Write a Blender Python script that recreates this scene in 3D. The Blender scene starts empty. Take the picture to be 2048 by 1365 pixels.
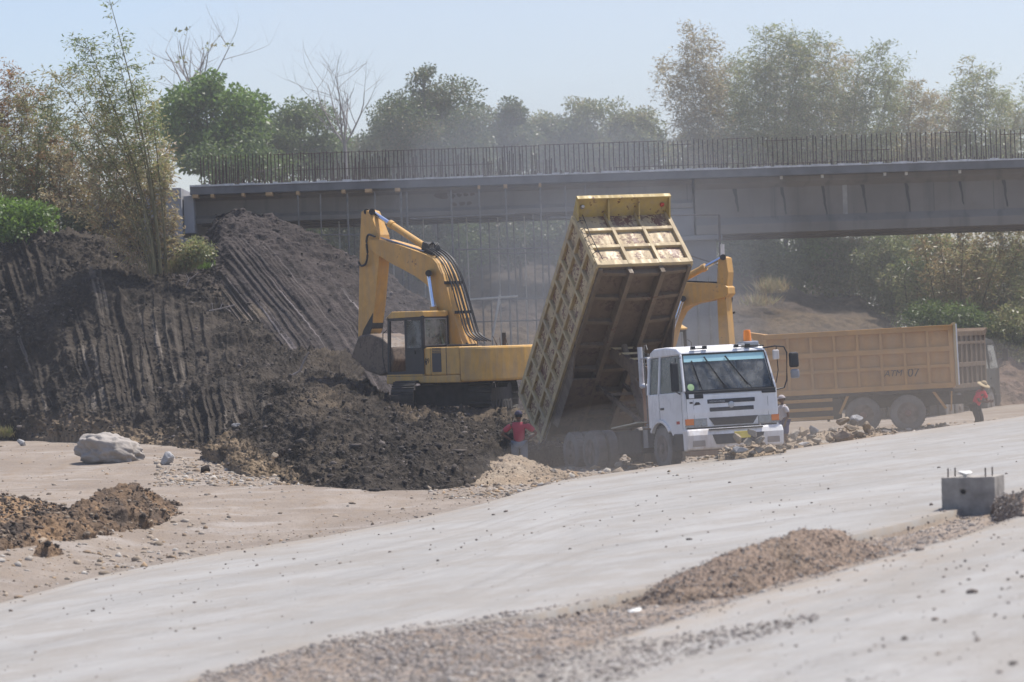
import bpy, bmesh, math, random
import numpy as np
from mathutils import Matrix, Vector
random.seed(7); RNG = np.random.default_rng(11)
scn = bpy.context.scene
COL = scn.collection
V = Vector
# ------------------------------------------------------------------ camera model
FPX = 6000.0; PHI = .033; PIT = 13.5/6000; CAM = np.array([0, 0, 3.1])
FW = np.array([0, math.cos(PIT), math.sin(PIT)])
_u = np.array([0, -math.sin(PIT), math.cos(PIT)]); _r = np.array([1., 0, 0])
RI = math.cos(PHI)*_r - math.sin(PHI)*_u
UP = math.sin(PHI)*_r + math.cos(PHI)*_u
def at(x, y, s):
    """world point seen at photo position x, y where one metre measures s pixels"""
    D = FPX/np.asarray(s, float)
    x = np.asarray(x, float); y = np.asarray(y, float)
    return CAM + D[..., None]*(FW + ((x-1024)/FPX)[..., None]*RI - ((y-682.5)/FPX)[..., None]*UP)
def on_plane(x, y, p0, n):
    d = FW + (x-1024)/FPX*RI - (y-682.5)/FPX*UP
    t = np.dot(np.asarray(p0)-CAM, n)/np.dot(d, n)
    return CAM + t*d
# ------------------------------------------------------------------ noise
def _hash(i, j, k):
    h = (i*374761393 + j*668265263 + k*2147483647 + 1274126177) & 0xffffffff
    h = ((h ^ (h >> 13))*1274126177) & 0xffffffff
    return ((h ^ (h >> 16)) & 0xffff)/65535.0
def vnoise(p):
    p = np.asarray(p, float); i = np.floor(p).astype(np.int64); f = p-i; f = f*f*(3-2*f)
    out = 0
    for a in (0, 1):
        for b in (0, 1):
            for c in (0, 1):
                w = (f[..., 0] if a else 1-f[..., 0])*(f[..., 1] if b else 1-f[..., 1])*(f[..., 2] if c else 1-f[..., 2])
                out = out + w*_hash(i[..., 0]+a, i[..., 1]+b, i[..., 2]+c)
    return out*2-1
def fbm(p, oct=4, gain=.5):
    p = np.asarray(p, float); a = 1.; o = 0; t = 0
    for k in range(oct):
        o = o + a*vnoise(p*2.03**k + 17.3*k); t += a; a *= gain
    return o/t
def smooth(t): t = np.clip(t, 0, 1); return t*t*(3-2*t)
# ------------------------------------------------------------------ scene helpers
def tag(o, label=None, cat=None, group=None, kind=None):
    if label: o['label'] = label
    if cat: o['category'] = cat
    if group: o['group'] = group
    if kind: o['kind'] = kind
    return o
def empty(name, M=None):
    o = bpy.data.objects.new(name, None); COL.objects.link(o); o.empty_display_size = .3
    if M is not None: o.matrix_world = M
    return o
def frame(loc, fwd, up=(0, 0, 1)):
    """matrix whose x is forward, y left, z up"""
    x = V(fwd).normalized(); u = V(up); y = u.cross(x).normalized(); z = x.cross(y)
    return Matrix(((x.x, y.x, z.x, loc[0]), (x.y, y.y, z.y, loc[1]), (x.z, y.z, z.z, loc[2]), (0, 0, 0, 1)))
def link(name, me, m, parent=None, sm=False):
    o = bpy.data.objects.new(name, me); COL.objects.link(o)
    if m is not None: me.materials.append(m)
    if parent is not None: o.parent = parent
    if sm: me.polygons.foreach_set('use_smooth', [True]*len(me.polygons))
    return o
class MB:
    def __init__(s): s.v = []; s.f = []
    def add(s, vs, fs):
        b = len(s.v); s.v += [tuple(map(float, q)) for q in vs]; s.f += [tuple(i+b for i in f) for f in fs]; return s
    def hexa(s, c):
        return s.add(c, [(0, 3, 2, 1), (4, 5, 6, 7), (0, 1, 5, 4), (1, 2, 6, 5), (2, 3, 7, 6), (3, 0, 4, 7)])
    def box(s, x0, x1, y0, y1, z0, z1):
        return s.hexa([(x0, y0, z0), (x1, y0, z0), (x1, y1, z0), (x0, y1, z0), (x0, y0, z1), (x1, y0, z1), (x1, y1, z1), (x0, y1, z1)])
    def beam(s, a, b, w, h, up=(0, 0, 1)):
        a = V(a); b = V(b); d = (b-a).normalized(); u = V(up)
        if abs(d.dot(u)) > .98: u = V((1, 0, 0))
        r = d.cross(u).normalized()*w/2; t = r.cross(d).normalized()*h/2
        return s.hexa([a-r-t, a+r-t, a+r+t, a-r+t, b-r-t, b+r-t, b+r+t, b-r+t])
    def tube(s, pts, r, n=8, cap=True):
        pts = [V(p) for p in pts]; m = len(pts); rs = r if isinstance(r, (list, tuple)) else [r]*m
        ref = None; vs = []; fs = []
        for i, p in enumerate(pts):
            d = (pts[min(i+1, m-1)]-pts[max(i-1, 0)]).normalized()
            if ref is None: ref = V((0, 0, 1)) if abs(d.z) < .9 else V((1, 0, 0))
            a = d.cross(ref).normalized(); b = d.cross(a).normalized(); ref = b.cross(d) if False else ref
            for k in range(n):
                t = 2*math.pi*k/n; vs.append(p+(a*math.cos(t)+b*math.sin(t))*rs[i])
        for i in range(m-1):
            for k in range(n):
                k2 = (k+1) % n; fs.append((i*n+k, i*n+k2, (i+1)*n+k2, (i+1)*n+k))
        if cap: fs += [tuple(range(n-1, -1, -1)), tuple((m-1)*n+k for k in range(n))]
        return s.add(vs, fs)
    def lathe(s, prof, o, ax, n=24):
        """prof: (radius, distance along ax)"""
        o = V(o); ax = V(ax).normalized(); a = ax.orthogonal().normalized(); b = ax.cross(a)
        vs = []; fs = []; m = len(prof)
        for (r, t) in prof:
            for k in range(n):
                q = 2*math.pi*k/n; vs.append(o+ax*t+(a*math.cos(q)+b*math.sin(q))*r)
        for i in range(m-1):
            for k in range(n):
                k2 = (k+1) % n; fs.append((i*n+k, i*n+k2, (i+1)*n+k2, (i+1)*n+k))
        fs += [tuple(range(n-1, -1, -1)), tuple((m-1)*n+k for k in range(n))]
        return s.add(vs, fs)
    def prism(s, poly, off):
        """poly: list of 3d points (planar), off: extrusion vector"""
        n = len(poly); off = V(off); a = [V(p) for p in poly]
        return s.add(a+[p+off for p in a], [tuple(range(n-1, -1, -1)), tuple(range(n, 2*n))]+[(i, (i+1) % n, n+(i+1) % n, n+i) for i in range(n)])
    def build(s, name, m, parent=None, bevel=0, sm=False, seg=2):
        me = bpy.data.meshes.new(name); me.from_pydata(s.v, [], s.f)
        bm = bmesh.new(); bm.from_mesh(me); bmesh.ops.recalc_face_normals(bm, faces=bm.faces); bm.to_mesh(me); bm.free()
        o = link(name, me, m, parent, sm)
        if bevel:
            b = o.modifiers.new('edge', 'BEVEL'); b.width = bevel; b.segments = seg; b.limit_method = 'ANGLE'; b.angle_limit = .6
        return o
def grid_mesh(name, P, m, parent=None, uv=None, sm=True, attrs=None, close=False):
    """P: (rows, cols, 3) array"""
    nr, nc = P.shape[:2]; me = bpy.data.meshes.new(name)
    idx = np.arange(nr*nc).reshape(nr, nc)
    q = np.stack([idx[:-1, :-1], idx[:-1, 1:], idx[1:, 1:], idx[1:, :-1]], -1).reshape(-1, 4)
    quads_mesh(me, P.reshape(-1, 3), q)
    if uv is not None:
        for nm, w in uv.items():
            l = me.uv_layers.new(name=nm); l.data.foreach_set('uv', w.reshape(-1, 2)[q.reshape(-1)].astype(np.float32).ravel())
    if attrs:
        for nm, w in attrs.items():
            a = me.attributes.new(nm, 'FLOAT', 'POINT'); a.data.foreach_set('value', w.astype(np.float32).ravel())
    return link(name, me, m, parent, sm)
def quads_mesh(me, v, q):
    n = q.shape[1]
    me.vertices.add(len(v)); me.vertices.foreach_set('co', np.asarray(v, np.float32).ravel())
    me.loops.add(q.size); me.loops.foreach_set('vertex_index', q.astype(np.int32).ravel())
    me.polygons.add(len(q)); me.polygons.foreach_set('loop_start', np.arange(0, q.size, n, dtype=np.int32))
    me.update(calc_edges=True); me.validate()
# ------------------------------------------------------------------ materials
def srgb(r, g, b):
    f = lambda c: (c/255/12.92) if c/255 < .04045 else ((c/255+.055)/1.055)**2.4
    return (f(r), f(g), f(b), 1)
class NT:
    def __init__(s, name):
        s.m = bpy.data.materials.new(name); s.m.use_nodes = True; s.t = s.m.node_tree; s.n = s.t.nodes; s.n.clear()
        s.out = s.n.new('ShaderNodeOutputMaterial')
    def N(s, ty, **kw):
        n = s.n.new('ShaderNode'+ty)
        for k, v in kw.items():
            if k.startswith('i_'):
                kk = k[2:].replace('_', ' '); n.inputs[int(kk) if kk.isdigit() else kk].default_value = v
            else: setattr(n, k, v)
        return n
    def L(s, a, b): s.t.links.new(a, b)
    def coord(s, scale=(1, 1, 1), rot=(0, 0, 0), src='Object', uv=None):
        if uv: c = s.N('UVMap', uv_map=uv).outputs[0]
        else: c = s.N('TexCoord').outputs[src]
        mp = s.N('Mapping'); mp.inputs['Scale'].default_value = scale; mp.inputs['Rotation'].default_value = rot
        s.L(c, mp.inputs['Vector']); return mp.outputs[0]
    def noise(s, co, scale, detail=4, rough=.55, dist=0):
        n = s.N('TexNoise'); n.inputs['Scale'].default_value = scale; n.inputs['Detail'].default_value = detail
        n.inputs['Roughness'].default_value = rough; n.inputs['Distortion'].default_value = dist; s.L(co, n.inputs['Vector']); return n.outputs['Fac']
    def ramp(s, fac, *st):
        r = s.N('ValToRGB'); e = r.color_ramp.elements
        while len(e) < len(st): e.new(.5)
        for q, (p, c) in zip(e, st): q.position = p; q.color = c if len(c) == 4 else (*c, 1)
        s.L(fac, r.inputs[0]); return r.outputs[0]
    def mix(s, fac, a, b, bt='MIX'):
        n = s.N('Mix', data_type='RGBA', blend_type=bt)
        for sock, v in ((n.inputs[0], fac), (n.inputs[6], a), (n.inputs[7], b)):
            if hasattr(v, 'links'): s.L(v, sock)
            else: sock.default_value = v if not (isinstance(v, tuple) and len(v) == 3) else (*v, 1)
        return n.outputs[2]
    def math(s, op, a, b=None, clamp=False):
        n = s.N('Math', operation=op, use_clamp=clamp)
        for sock, v in ((n.inputs[0], a), (n.inputs[1], b)):
            if v is None: continue
            if hasattr(v, 'links'): s.L(v, sock)
            else: sock.default_value = v
        return n.outputs[0]
    def step(s, x, lo, hi):
        n = s.N('MapRange', interpolation_type='SMOOTHSTEP'); n.inputs[1].default_value = lo; n.inputs[2].default_value = hi
        s.L(x, n.inputs[0]); return n.outputs[0]
    def bump(s, h, strength=.5, dist=.02):
        b = s.N('Bump'); b.inputs['Strength'].default_value = strength; b.inputs['Distance'].default_value = dist; s.L(h, b.inputs['Height']); return b.outputs[0]
    def bsdf(s, col, rough=.7, metal=0, normal=None, spec=.5):
        b = s.N('BsdfPrincipled'); b.inputs['Metallic'].default_value = metal; b.inputs['Specular IOR Level'].default_value = spec
        for sock, v in ((b.inputs['Base Color'], col), (b.inputs['Roughness'], rough)):
            if hasattr(v, 'links'): s.L(v, sock)
            else: sock.default_value = v if not (isinstance(v, tuple) and len(v) == 3) else (*v, 1)
        if normal is not None: s.L(normal, b.inputs['Normal'])
        s.L(b.outputs[0], s.out.inputs['Surface']); return b
def plain(name, col, rough=.6, metal=0, var=.25, scale=3, spec=.4):
    t = NT(name); co = t.coord(); n = t.noise(co, scale, 5)
    c = t.ramp(n, (.3, tuple(x*(1-var) for x in col[:3])), (.7, tuple(min(1, x*(1+var)) for x in col[:3])))
    t.bsdf(c, rough, metal, None, spec); return t.m
def paint(name, col, rust=.35, dust=.3, scale=2.2, rough=.55, rustcol=(.13, .055, .03), dustcol=(.36, .29, .22), streak=True):
    t = NT(name); co = t.coord()
    n1 = t.noise(co, scale, 6, .65); n2 = t.noise(t.coord((1.3, 1.3, .25)), scale*2.2, 5, .6); n3 = t.noise(co, scale*6, 4, .6)
    base = t.mix(t.step(n1, .3, .7), tuple(c*.85 for c in col), tuple(min(1, c*1.08) for c in col))
    pa = t.math('ADD', t.math('MULTIPLY', n1, .6), t.math('MULTIPLY', n3, .4))
    c = t.mix(t.step(pa, .78-rust*.5, .84-rust*.5), base, rustcol)
    c = t.mix(t.math('MULTIPLY', t.step(n2, .35, .75), dust), c, dustcol)
    r = t.mix(t.step(n2, .3, .7), (rough-.12,)*3, (min(1, rough+.3),)*3)
    t.bsdf(c, r, 0, t.bump(n3, .15, .01), .35); return t.m
def glass(name, tint=(.5, .56, .54), alpha=.35, rough=.06, dust=.12):
    t = NT(name); co = t.coord()
    g = t.N('BsdfGlossy'); g.inputs['Roughness'].default_value = rough; g.inputs['Color'].default_value = (1, 1, 1, 1)
    tr = t.N('BsdfTransparent'); tr.inputs['Color'].default_value = (*tint, 1)
    d = t.N('BsdfDiffuse'); d.inputs['Color'].default_value = (.42, .42, .40, 1)
    fr = t.N('Fresnel'); fr.inputs['IOR'].default_value = 1.5
    m1 = t.N('MixShader'); t.L(fr.outputs[0], m1.inputs[0]); t.L(tr.outputs[0], m1.inputs[1]); t.L(g.outputs[0], m1.inputs[2])
    m2 = t.N('MixShader'); n = t.noise(co, 2.5, 5, .6); t.L(t.math('MULTIPLY', t.step(n, .25, .8), dust*2), m2.inputs[0])
    t.L(m1.outputs[0], m2.inputs[1]); t.L(d.outputs[0], m2.inputs[2]); t.L(m2.outputs[0], t.out.inputs['Surface']); return t.m
def leafmat(name, *cols, trans=.5):
    t = NT(name); a = t.N('Attribute', attribute_name='tint')
    n = len(cols); c = t.ramp(a.outputs['Fac'], *[((i+.5)/n, cols[i]) for i in range(n)])
    d = t.N('BsdfDiffuse'); r = t.N('BsdfTranslucent'); t.L(c, d.inputs[0]); t.L(c, r.inputs[0])
    g = t.N('BsdfGlossy'); g.inputs['Roughness'].default_value = .45; g.inputs[0].default_value = (.8, .8, .8, 1)
    m = t.N('MixShader'); m.inputs[0].default_value = trans; t.L(d.outputs[0], m.inputs[1]); t.L(r.outputs[0], m.inputs[2])
    m2 = t.N('MixShader'); m2.inputs[0].default_value = .05; t.L(m.outputs[0], m2.inputs[1]); t.L(g.outputs[0], m2.inputs[2])
    t.L(m2.outputs[0], t.out.inputs['Surface']); return t.m
def bark(name, c1, c2, sc=6):
    t = NT(name); n = t.noise(t.coord((1, 1, .3)), sc, 5); t.bsdf(t.ramp(n, (.3, c1), (.7, c2)), .85, 0, t.bump(n, .4, .02), .2); return t.m

YEL = (.60, .30, .055)
M = {}
M['bin_rib'] = paint('worn_yellow_rib', (.52, .40, .21), rust=.36, dust=.85, scale=1.6)
M['bin_panel'] = paint('worn_yellow_panel', (.58, .45, .26), rust=.6, dust=.75, scale=2.4, rustcol=(.16, .07, .045))
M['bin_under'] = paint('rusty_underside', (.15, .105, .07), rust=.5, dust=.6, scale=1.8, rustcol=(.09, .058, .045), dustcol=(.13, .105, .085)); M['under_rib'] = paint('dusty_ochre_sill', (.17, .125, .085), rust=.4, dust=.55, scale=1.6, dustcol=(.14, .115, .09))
M['bin_canopy'] = paint('worn_yellow_canopy', (.46, .33, .10), rust=.45, dust=.5, scale=2)
M['ochre_panel'] = paint('ochre_panel', (.46, .24, .075), rust=.2, dust=.35, scale=1.2)
M['ochre_rib'] = paint('ochre_rib', (.49, .26, .08), rust=.14, dust=.3, scale=1.2)
M['exc_yellow'] = paint('excavator_yellow', (.60, .33, .08), rust=.34, dust=.45, scale=1.9, rough=.42)
M['exc_wear'] = paint('excavator_body_yellow', (.62, .36, .09), rust=.32, dust=.55, scale=2.0, rough=.45)
M['dark_metal'] = plain('dark_grimy_metal', (.035, .032, .03), .7, 0, .4, 5)
M['steel'] = plain('bare_steel', (.42, .42, .44), .35, .8, .2)
M['chrome'] = plain('bright_rod', (.55, .62, .78), .18, .9, .1)  # blue tint puts the sky's reflection into the metal colour
M['hose'] = plain('black_rubber_hose', (.02, .02, .02), .45, 0, .2)
M['rubber'] = plain('dusty_tyre_rubber', (.17, .16, .152), .9, 0, .35, 2)
M['rim'] = plain('dusty_rim', (.16, .13, .11), .8, 0, .4, 6)
M['white'] = paint('white_cab_paint', (.80, .80, .81), rust=.05, dust=.26, scale=1.0, rough=.32, dustcol=(.45, .39, .33))
M['white_dirty'] = paint('dirty_white_bumper', (.76, .75, .75), rust=.1, dust=.6, scale=1.2, rough=.45, dustcol=(.36, .27, .2))
M['black_trim'] = plain('black_plastic_trim', (.025, .025, .027), .5, 0, .2)
M['grille'] = plain('dark_grille', (.05, .05, .055), .6, 0, .3, 8)
M['glass'] = glass('windscreen_glass', (.50, .56, .58), dust=.26)  # dust film thickened, its grey also standing in for a reflection
M['glass_green'] = glass('green_cab_glass', (.40, .50, .44), dust=.3)
M['sunstrip'] = plain('blue_sun_strip', (.42, .68, .72), .15, 0, .08, 2)
M['lamp'] = glass('clear_lamp_lens', (.8, .8, .8), dust=.4)
M['amber'] = plain('amber_lens', (.75, .2, .03), .25, 0, .1)
M['red'] = plain('red_lens', (.5, .05, .03), .3, 0, .15)
M['seat'] = plain('grey_seat_cloth', (.12, .12, .13), .9)
M['plate'] = plain('yellow_plate', (.62, .50, .10), .5)
M['paper'] = plain('white_sticker', (.75, .75, .75), .6, 0, .05)
M['sticker_green'] = plain('green_sticker', (.35, .5, .25), .6, 0, .2, 8)
M['ink'] = plain('faded_black_paint', (.03, .026, .024), .7, 0, .2)
M['bluestripe'] = plain('dark_decal', (.035, .036, .045), .5, 0, .2)
M['conc'] = plain('grey_concrete', (.30, .30, .30), .85, 0, .22, 2.5)
M['rebar'] = plain('rusty_rebar', (.07, .05, .04), .8, 0, .3)
M['wood'] = plain('raw_timber', (.50, .33, .17), .8, 0, .2, 4)
M['pole'] = plain('grey_scaffold_pole', (.20, .19, .175), .7, .1, .3)
M['pole_pale'] = plain('pale_bamboo_pole', (.55, .52, .46), .7, 0, .15)
M['skin'] = plain('brown_skin', (.14, .075, .05), .6, 0, .1)
M['hair'] = plain('black_hair', (.015, .013, .012), .7, 0, .2)
M['shirt_red'] = plain('faded_red_shirt', (.40, .07, .09), .85, 0, .12)
M['shirt_bright'] = plain('bright_red_shirt', (.60, .05, .08), .85, 0, .1)
M['shirt_grey'] = plain('pale_grey_shirt', (.52, .50, .52), .9, 0, .1)
M['jeans'] = plain('grey_denim', (.16, .18, .21), .9, 0, .15)
M['shorts_blue'] = plain('blue_shorts', (.05, .05, .16), .9, 0, .15)
M['cap_dark'] = plain('dark_patterned_cap', (.045, .04, .07), .9, 0, .6, 14)
M['cap_grey'] = plain('greyish_cap', (.42, .38, .38), .9, 0, .1)
M['straw'] = plain('straw_hat', (.42, .33, .2), .9, 0, .15)
M['trousers_dark'] = plain('dark_trousers', (.035, .035, .04), .9)
M['offwhite'] = plain('chalky_white', (.72, .71, .68), .8, 0, .15, 6)
M['bucket'] = paint('earth_caked_steel', (.15, .11, .08), rust=.6, dust=.75, scale=2, rustcol=(.06, .045, .035), dustcol=(.2, .15, .11))
# ------------------------------------------------------------------ ground heights
def Gz(X):
    return .075*np.clip(X, -16, 18)-.05
def hitG(x, y, zf=None):
    """where the sight line through x, y meets the ground"""
    x = np.asarray(x, float); y = np.asarray(y, float)
    d = FW + ((x-1024)/FPX)[..., None]*RI - ((y-682.5)/FPX)[..., None]*UP
    lo = np.full(x.shape, 12.); hi = np.full(x.shape, 400.)
    for _ in range(40):
        mid = (lo+hi)/2; P = CAM+mid[..., None]*d
        z = Gz(P[..., 0]) if zf is None else zf(P[..., 0], P[..., 1])
        up = P[..., 2] > z; lo = np.where(up, mid, lo); hi = np.where(up, hi, mid)
    return CAM+((lo+hi)/2)[..., None]*d
def edge(pts):
    P = hitG([p[0] for p in pts], [p[1] for p in pts]); return P[:, 0], P[:, 1]
EF = edge([(-400, 1310), (-200, 1255), (0, 1207), (200, 1152), (430, 1108), (640, 1075), (800, 1045), (960, 1010), (1060, 980), (1130, 961), (1300, 937), (1560, 903), (1818, 865), (2048, 833), (2400, 790), (2800, 752)])
EN = edge([(100, 1460), (300, 1395), (380, 1366), (560, 1312), (700, 1282), (900, 1256), (1060, 1235), (1200, 1203), (1370, 1162), (1700, 1075), (1880, 1030), (2048, 985), (2400, 900), (2800, 815)])
EM = edge([(700, 1450), (900, 1385), (1100, 1318), (1280, 1264), (1350, 1242), (1500, 1192), (1660, 1150), (1770, 1115), (1900, 1080), (2048, 1029), (2400, 925), (2800, 830)])
def ext(E, X):
    x, y = E; o = np.interp(X, x, y)
    o = np.where(X < x[0], y[0]+(X-x[0])*(y[1]-y[0])/(x[1]-x[0]), o)
    return np.where(X > x[-1], y[-1]+(X-x[-1])*(y[-1]-y[-2])/(x[-1]-x[-2]), o)
def zones(X, Y):
    j = .35*fbm(np.stack([X*.9, Y*.25, X*0+3], -1), 3)
    return Y-ext(EF, X)-j, Y-ext(EN, X), Y-ext(EM, X)
def zg(X, Y):
    X = np.asarray(X, float); Y = np.asarray(Y, float)
    dF, dN, dM = zones(X, Y); g = Gz(X)
    zb = np.minimum(.03*(X-5), .6)
    k = smooth((X+2)/3)*smooth(dF/1.3)
    z = g*(1-k)+zb*k
    kl = smooth((3-X)/4)*smooth(dF/14); z = z*(1-kl)+kl*np.maximum(z, -.02)
    z = z + np.where(X < 2, .45*smooth((Y-78)/14)*smooth((2-X)/6)*smooth(dF/4), 0)
    med = smooth((dM+.02)/.25)*smooth((-dN+.02)/.12)*smooth((X+.6)/1.6)
    z = z-.15*med
    return z
def zgn(X, Y):
    """ground with its relief"""
    dF, dN, dM = zones(X, Y); z = zg(X, Y)
    dirt = smooth(dF/.6); med = smooth(dM/.2)*smooth(-dN/.2)
    p = np.stack([X*1.1, Y*1.1*.6, X*0], -1)
    z = z + dirt*(.07*fbm(p*.6, 5, .6)+.01) + med*(.05*fbm(p*2.5, 4, .6)+.03) - .06*(1-np.maximum(dirt, med))
    return z, dirt, med
def gpt(x, y):
    return hitG(np.array([x]), np.array([y]), zg)[0]
# ---- ground sheet: fan of rays from below the camera so that cells stay small near it
def make_ground():
    na, nr = 560, 620
    r = np.concatenate([np.geomspace(6, 20, 30)[:-1], np.geomspace(20, 96, nr), np.geomspace(99, 4000, 60)])
    ta = np.linspace(-.27, .27, na); ta = np.concatenate([np.linspace(-2.2, -.29, 25), ta, np.linspace(.29, 2.2, 25)])
    R_, T = np.meshgrid(r, ta, indexing='ij'); X = R_*T; Y = R_
    z, dirt, med = zgn(X, Y)
    far = smooth((Y-300)/300); z = z*(1-far)
    P = np.stack([X, Y, z], -1)
    t = NT('dusty_ground'); co = t.coord()
    am = t.N('Attribute', attribute_name='median').outputs['Fac']
    n1 = t.noise(co, .25, 6, .65); n2 = t.noise(t.coord((1, .45, 1)), 2.2, 6, .65); n3 = t.noise(co, 14, 3, .6); n4 = t.noise(t.coord((.5, 1, 1)), .9, 5, .6)
    dirt_c = t.mix(t.step(n1, .35, .65), (.215, .178, .147), (.285, .243, .206))
    dirt_c = t.mix(t.step(n2, .45, .72), dirt_c, (.24, .19, .145))
    dirt_c = t.mix(t.math('MULTIPLY', t.step(n4, .52, .7), .75), dirt_c, (.33, .30, .275))
    med_c = t.mix(t.step(n2, .35, .65), (.20, .155, .12), (.30, .25, .21))
    vg = t.N('Attribute', attribute_name='verge').outputs['Fac']; dirt_c = t.mix(t.math('MULTIPLY', vg, t.step(n2, .3, .6)), dirt_c, (.205, .175, .15))
    c = t.mix(am, dirt_c, med_c)
    c = t.mix(t.math('MULTIPLY', t.step(n3, .56, .7), .6), c, (.14, .12, .105))
    t.bsdf(c, .95, 0, t.bump(t.math('ADD', n3, t.math('MULTIPLY', n2, 2.0)), .7, .04), .1)
    tag(grid_mesh('ground', P, t.m, attrs={'median': med, 'verge': np.where(X < 4, np.exp(-np.maximum(zones(X, Y)[0], 0)/3.0), 0)}), kind='structure')
make_ground()
# ---- concrete carriageways
def road_mat():
    t = NT('dusty_concrete_road'); co = t.coord(uv='run')
    big = t.noise(t.coord((.12, .5, 1), uv='run'), 1, 5, .6); fine = t.noise(t.coord((.6, 2.6, 1), uv='run'), 1.6, 6, .68); spk = t.noise(co, 9, 3, .7); sp2 = t.noise(co, 24, 2, .6)
    tr = t.noise(t.coord((.05, 1.9, 1), uv='run'), 1, 4, .55)
    c = t.mix(t.step(big, .32, .68), (.276, .268, .256), (.335, .327, .315))
    c = t.mix(t.math('MULTIPLY', t.step(tr, .45, .72), .16), c, (.28, .262, .245))
    c = t.mix(t.math('MULTIPLY', t.step(fine, .55, .75), .6), c, (.30, .255, .215))
    tt = t.noise(t.coord((.03, 5.5, 1), uv='run'), 1, 3, .5); c = t.mix(t.math('MULTIPLY', t.step(tt, .52, .66), .2), c, (.205, .19, .175))
    c = t.mix(t.math('MULTIPLY', t.step(spk, .6, .72), .6), c, (.24, .21, .185))
    c = t.mix(t.math('MULTIPLY', t.step(sp2, .62, .74), .6), c, (.20, .18, .165))
    sx = t.N('SeparateXYZ'); t.L(t.coord(uv='run'), sx.inputs[0]); wob = t.noise(t.coord((.05, 0, 1), uv='run'), 1, 2, .5); trd = t.noise(t.coord((7, 9, 1), uv='run'), 1, 2, .5)
    for v0, am_ in ((-.9, .30), (-2.1, .30), (-4.3, .34), (-5.5, .30), (-8.6, .32), (-9.8, .32), (-13.2, .3), (-14.4, .3)):
        d_ = t.math('ABSOLUTE', t.math('ADD', t.math('ADD', sx.outputs[1], -v0), t.math('MULTIPLY', t.math('SUBTRACT', wob, .5), 2.6)))
        mk = t.math('SUBTRACT', 1.0, t.step(d_, .10, .24)); c = t.mix(t.math('MULTIPLY', t.math('MULTIPLY', mk, t.step(trd, .38, .56)), t.math('MULTIPLY', t.step(fine, .36, .6), am_*1.5)), c, (.20, .185, .17))
    ob = t.coord(); pa = t.noise(ob, .55, 6, .7); pb = t.noise(ob, 3.2, 5, .7); eg = t.N('Attribute', attribute_name='edge').outputs['Fac']
    c = t.mix(t.math('MULTIPLY', t.step(pa, .42, .62), .6), c, (.255, .232, .205)); c = t.mix(t.math('MULTIPLY', t.step(pb, .5, .72), .4), c, (.375, .36, .34))
    em = t.math('MULTIPLY', eg, t.step(t.math('ADD', t.math('MULTIPLY', pb, .6), t.math('MULTIPLY', fine, .6)), .42, .72), True)
    c = t.mix(t.math('MULTIPLY', em, .85), c, (.29, .235, .18))
    t.bsdf(c, .9, 0, t.bump(t.math('ADD', spk, t.math('ADD', fine, pb)), .4, .012), .15); return t.m
RM = road_mat()
def make_road(name, E0, E1, X0, X1, lift):
    xs = np.linspace(X0, X1, 260); k = 90
    y0 = ext(E0, xs) if E0 is not None else np.full(xs.shape, 9.); y1 = ext(E1, xs)
    jit = .05*fbm(np.stack([xs*1.7, xs*0, xs*0+len(name)], -1), 4)
    y1 = y1+jit; y0 = y0+(jit[::-1] if E0 is not None else 0)
    s = np.linspace(0, 1, k)[:, None]
    Y = y0*(1-s)+y1*s; X = np.broadcast_to(xs, Y.shape)
    z = Gz(X)+lift+.010*fbm(np.stack([X*.12, Y*.12, X*0+9], -1), 2)
    P = np.stack([X, Y, z], -1)
    lo0 = P[0].copy(); lo0[:, 2] -= .3; lo1 = P[-1].copy(); lo1[:, 2] -= .3
    P = np.concatenate([lo0[None], P, lo1[None]], 0)
    ed = np.exp(-np.abs(P[:, :, 1]-y1)/1.6)+(.8*np.exp(-np.abs(P[:, :, 1]-y0)/.7) if E0 is not None else 0)
    run = np.concatenate([[0], np.cumsum(np.hypot(np.diff(xs), np.diff(y1)))])
    uv = np.stack([np.broadcast_to(run, P.shape[:2]), np.broadcast_to((P[:, :, 1]-y1)*.6, P.shape[:2])], -1)
    o = grid_mesh(name, P, RM, uv={'run': uv}, sm=False, attrs={'edge': np.clip(ed, 0, 1)}); tag(o, kind='structure')
make_road('carriageway', EN, EF, -14, 24, .012)
make_road('carriageway', None, EM, -9, 20, .012)

# ------------------------------------------------------------------ earth
def earth_mat(name, base, dark, streak, tan, sc=(5, .35), streak_amt=.8):
    t = NT(name); co = t.coord()
    g = t.N('Attribute', attribute_name='groove').outputs['Fac']; tn = t.N('Attribute', attribute_name='tan').outputs['Fac']
    n1 = t.noise(co, .8, 6, .65); n2 = t.noise(co, 4.5, 5, .65); n3 = t.noise(co, 13, 3, .6)
    s1 = t.noise(t.coord((sc[0], sc[1], 1), uv='grain'), 1, 5, .6); s2 = t.noise(t.coord((sc[0]*.3, sc[1]*.6, 1), uv='grain'), 1, 3, .5)
    c = t.mix(t.step(n1, .3, .7), dark, base)
    c = t.mix(t.math('MULTIPLY', t.step(n2, .5, .7), .5), c, tuple(v*1.9 for v in base))
    tm = t.math('MULTIPLY', tn, t.step(n1, .25, .55), True)
    c = t.mix(tm, c, t.mix(t.step(n2, .35, .65), tan, tuple(v*.55 for v in tan)))
    sm = t.math('MULTIPLY', t.math('MULTIPLY', t.step(s1, .53, .66), t.step(s2, .38, .58)), t.math('MULTIPLY', g, streak_amt))
    c = t.mix(sm, c, streak)
    c = t.mix(t.math('MULTIPLY', t.step(n3, .66, .74), .5), c, (.22, .19, .17))
    t.bsdf(c, .93, 0, t.bump(t.math('ADD', n3, t.math('MULTIPLY', n2, 2.)), .9, .06), .12); return t.m
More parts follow.
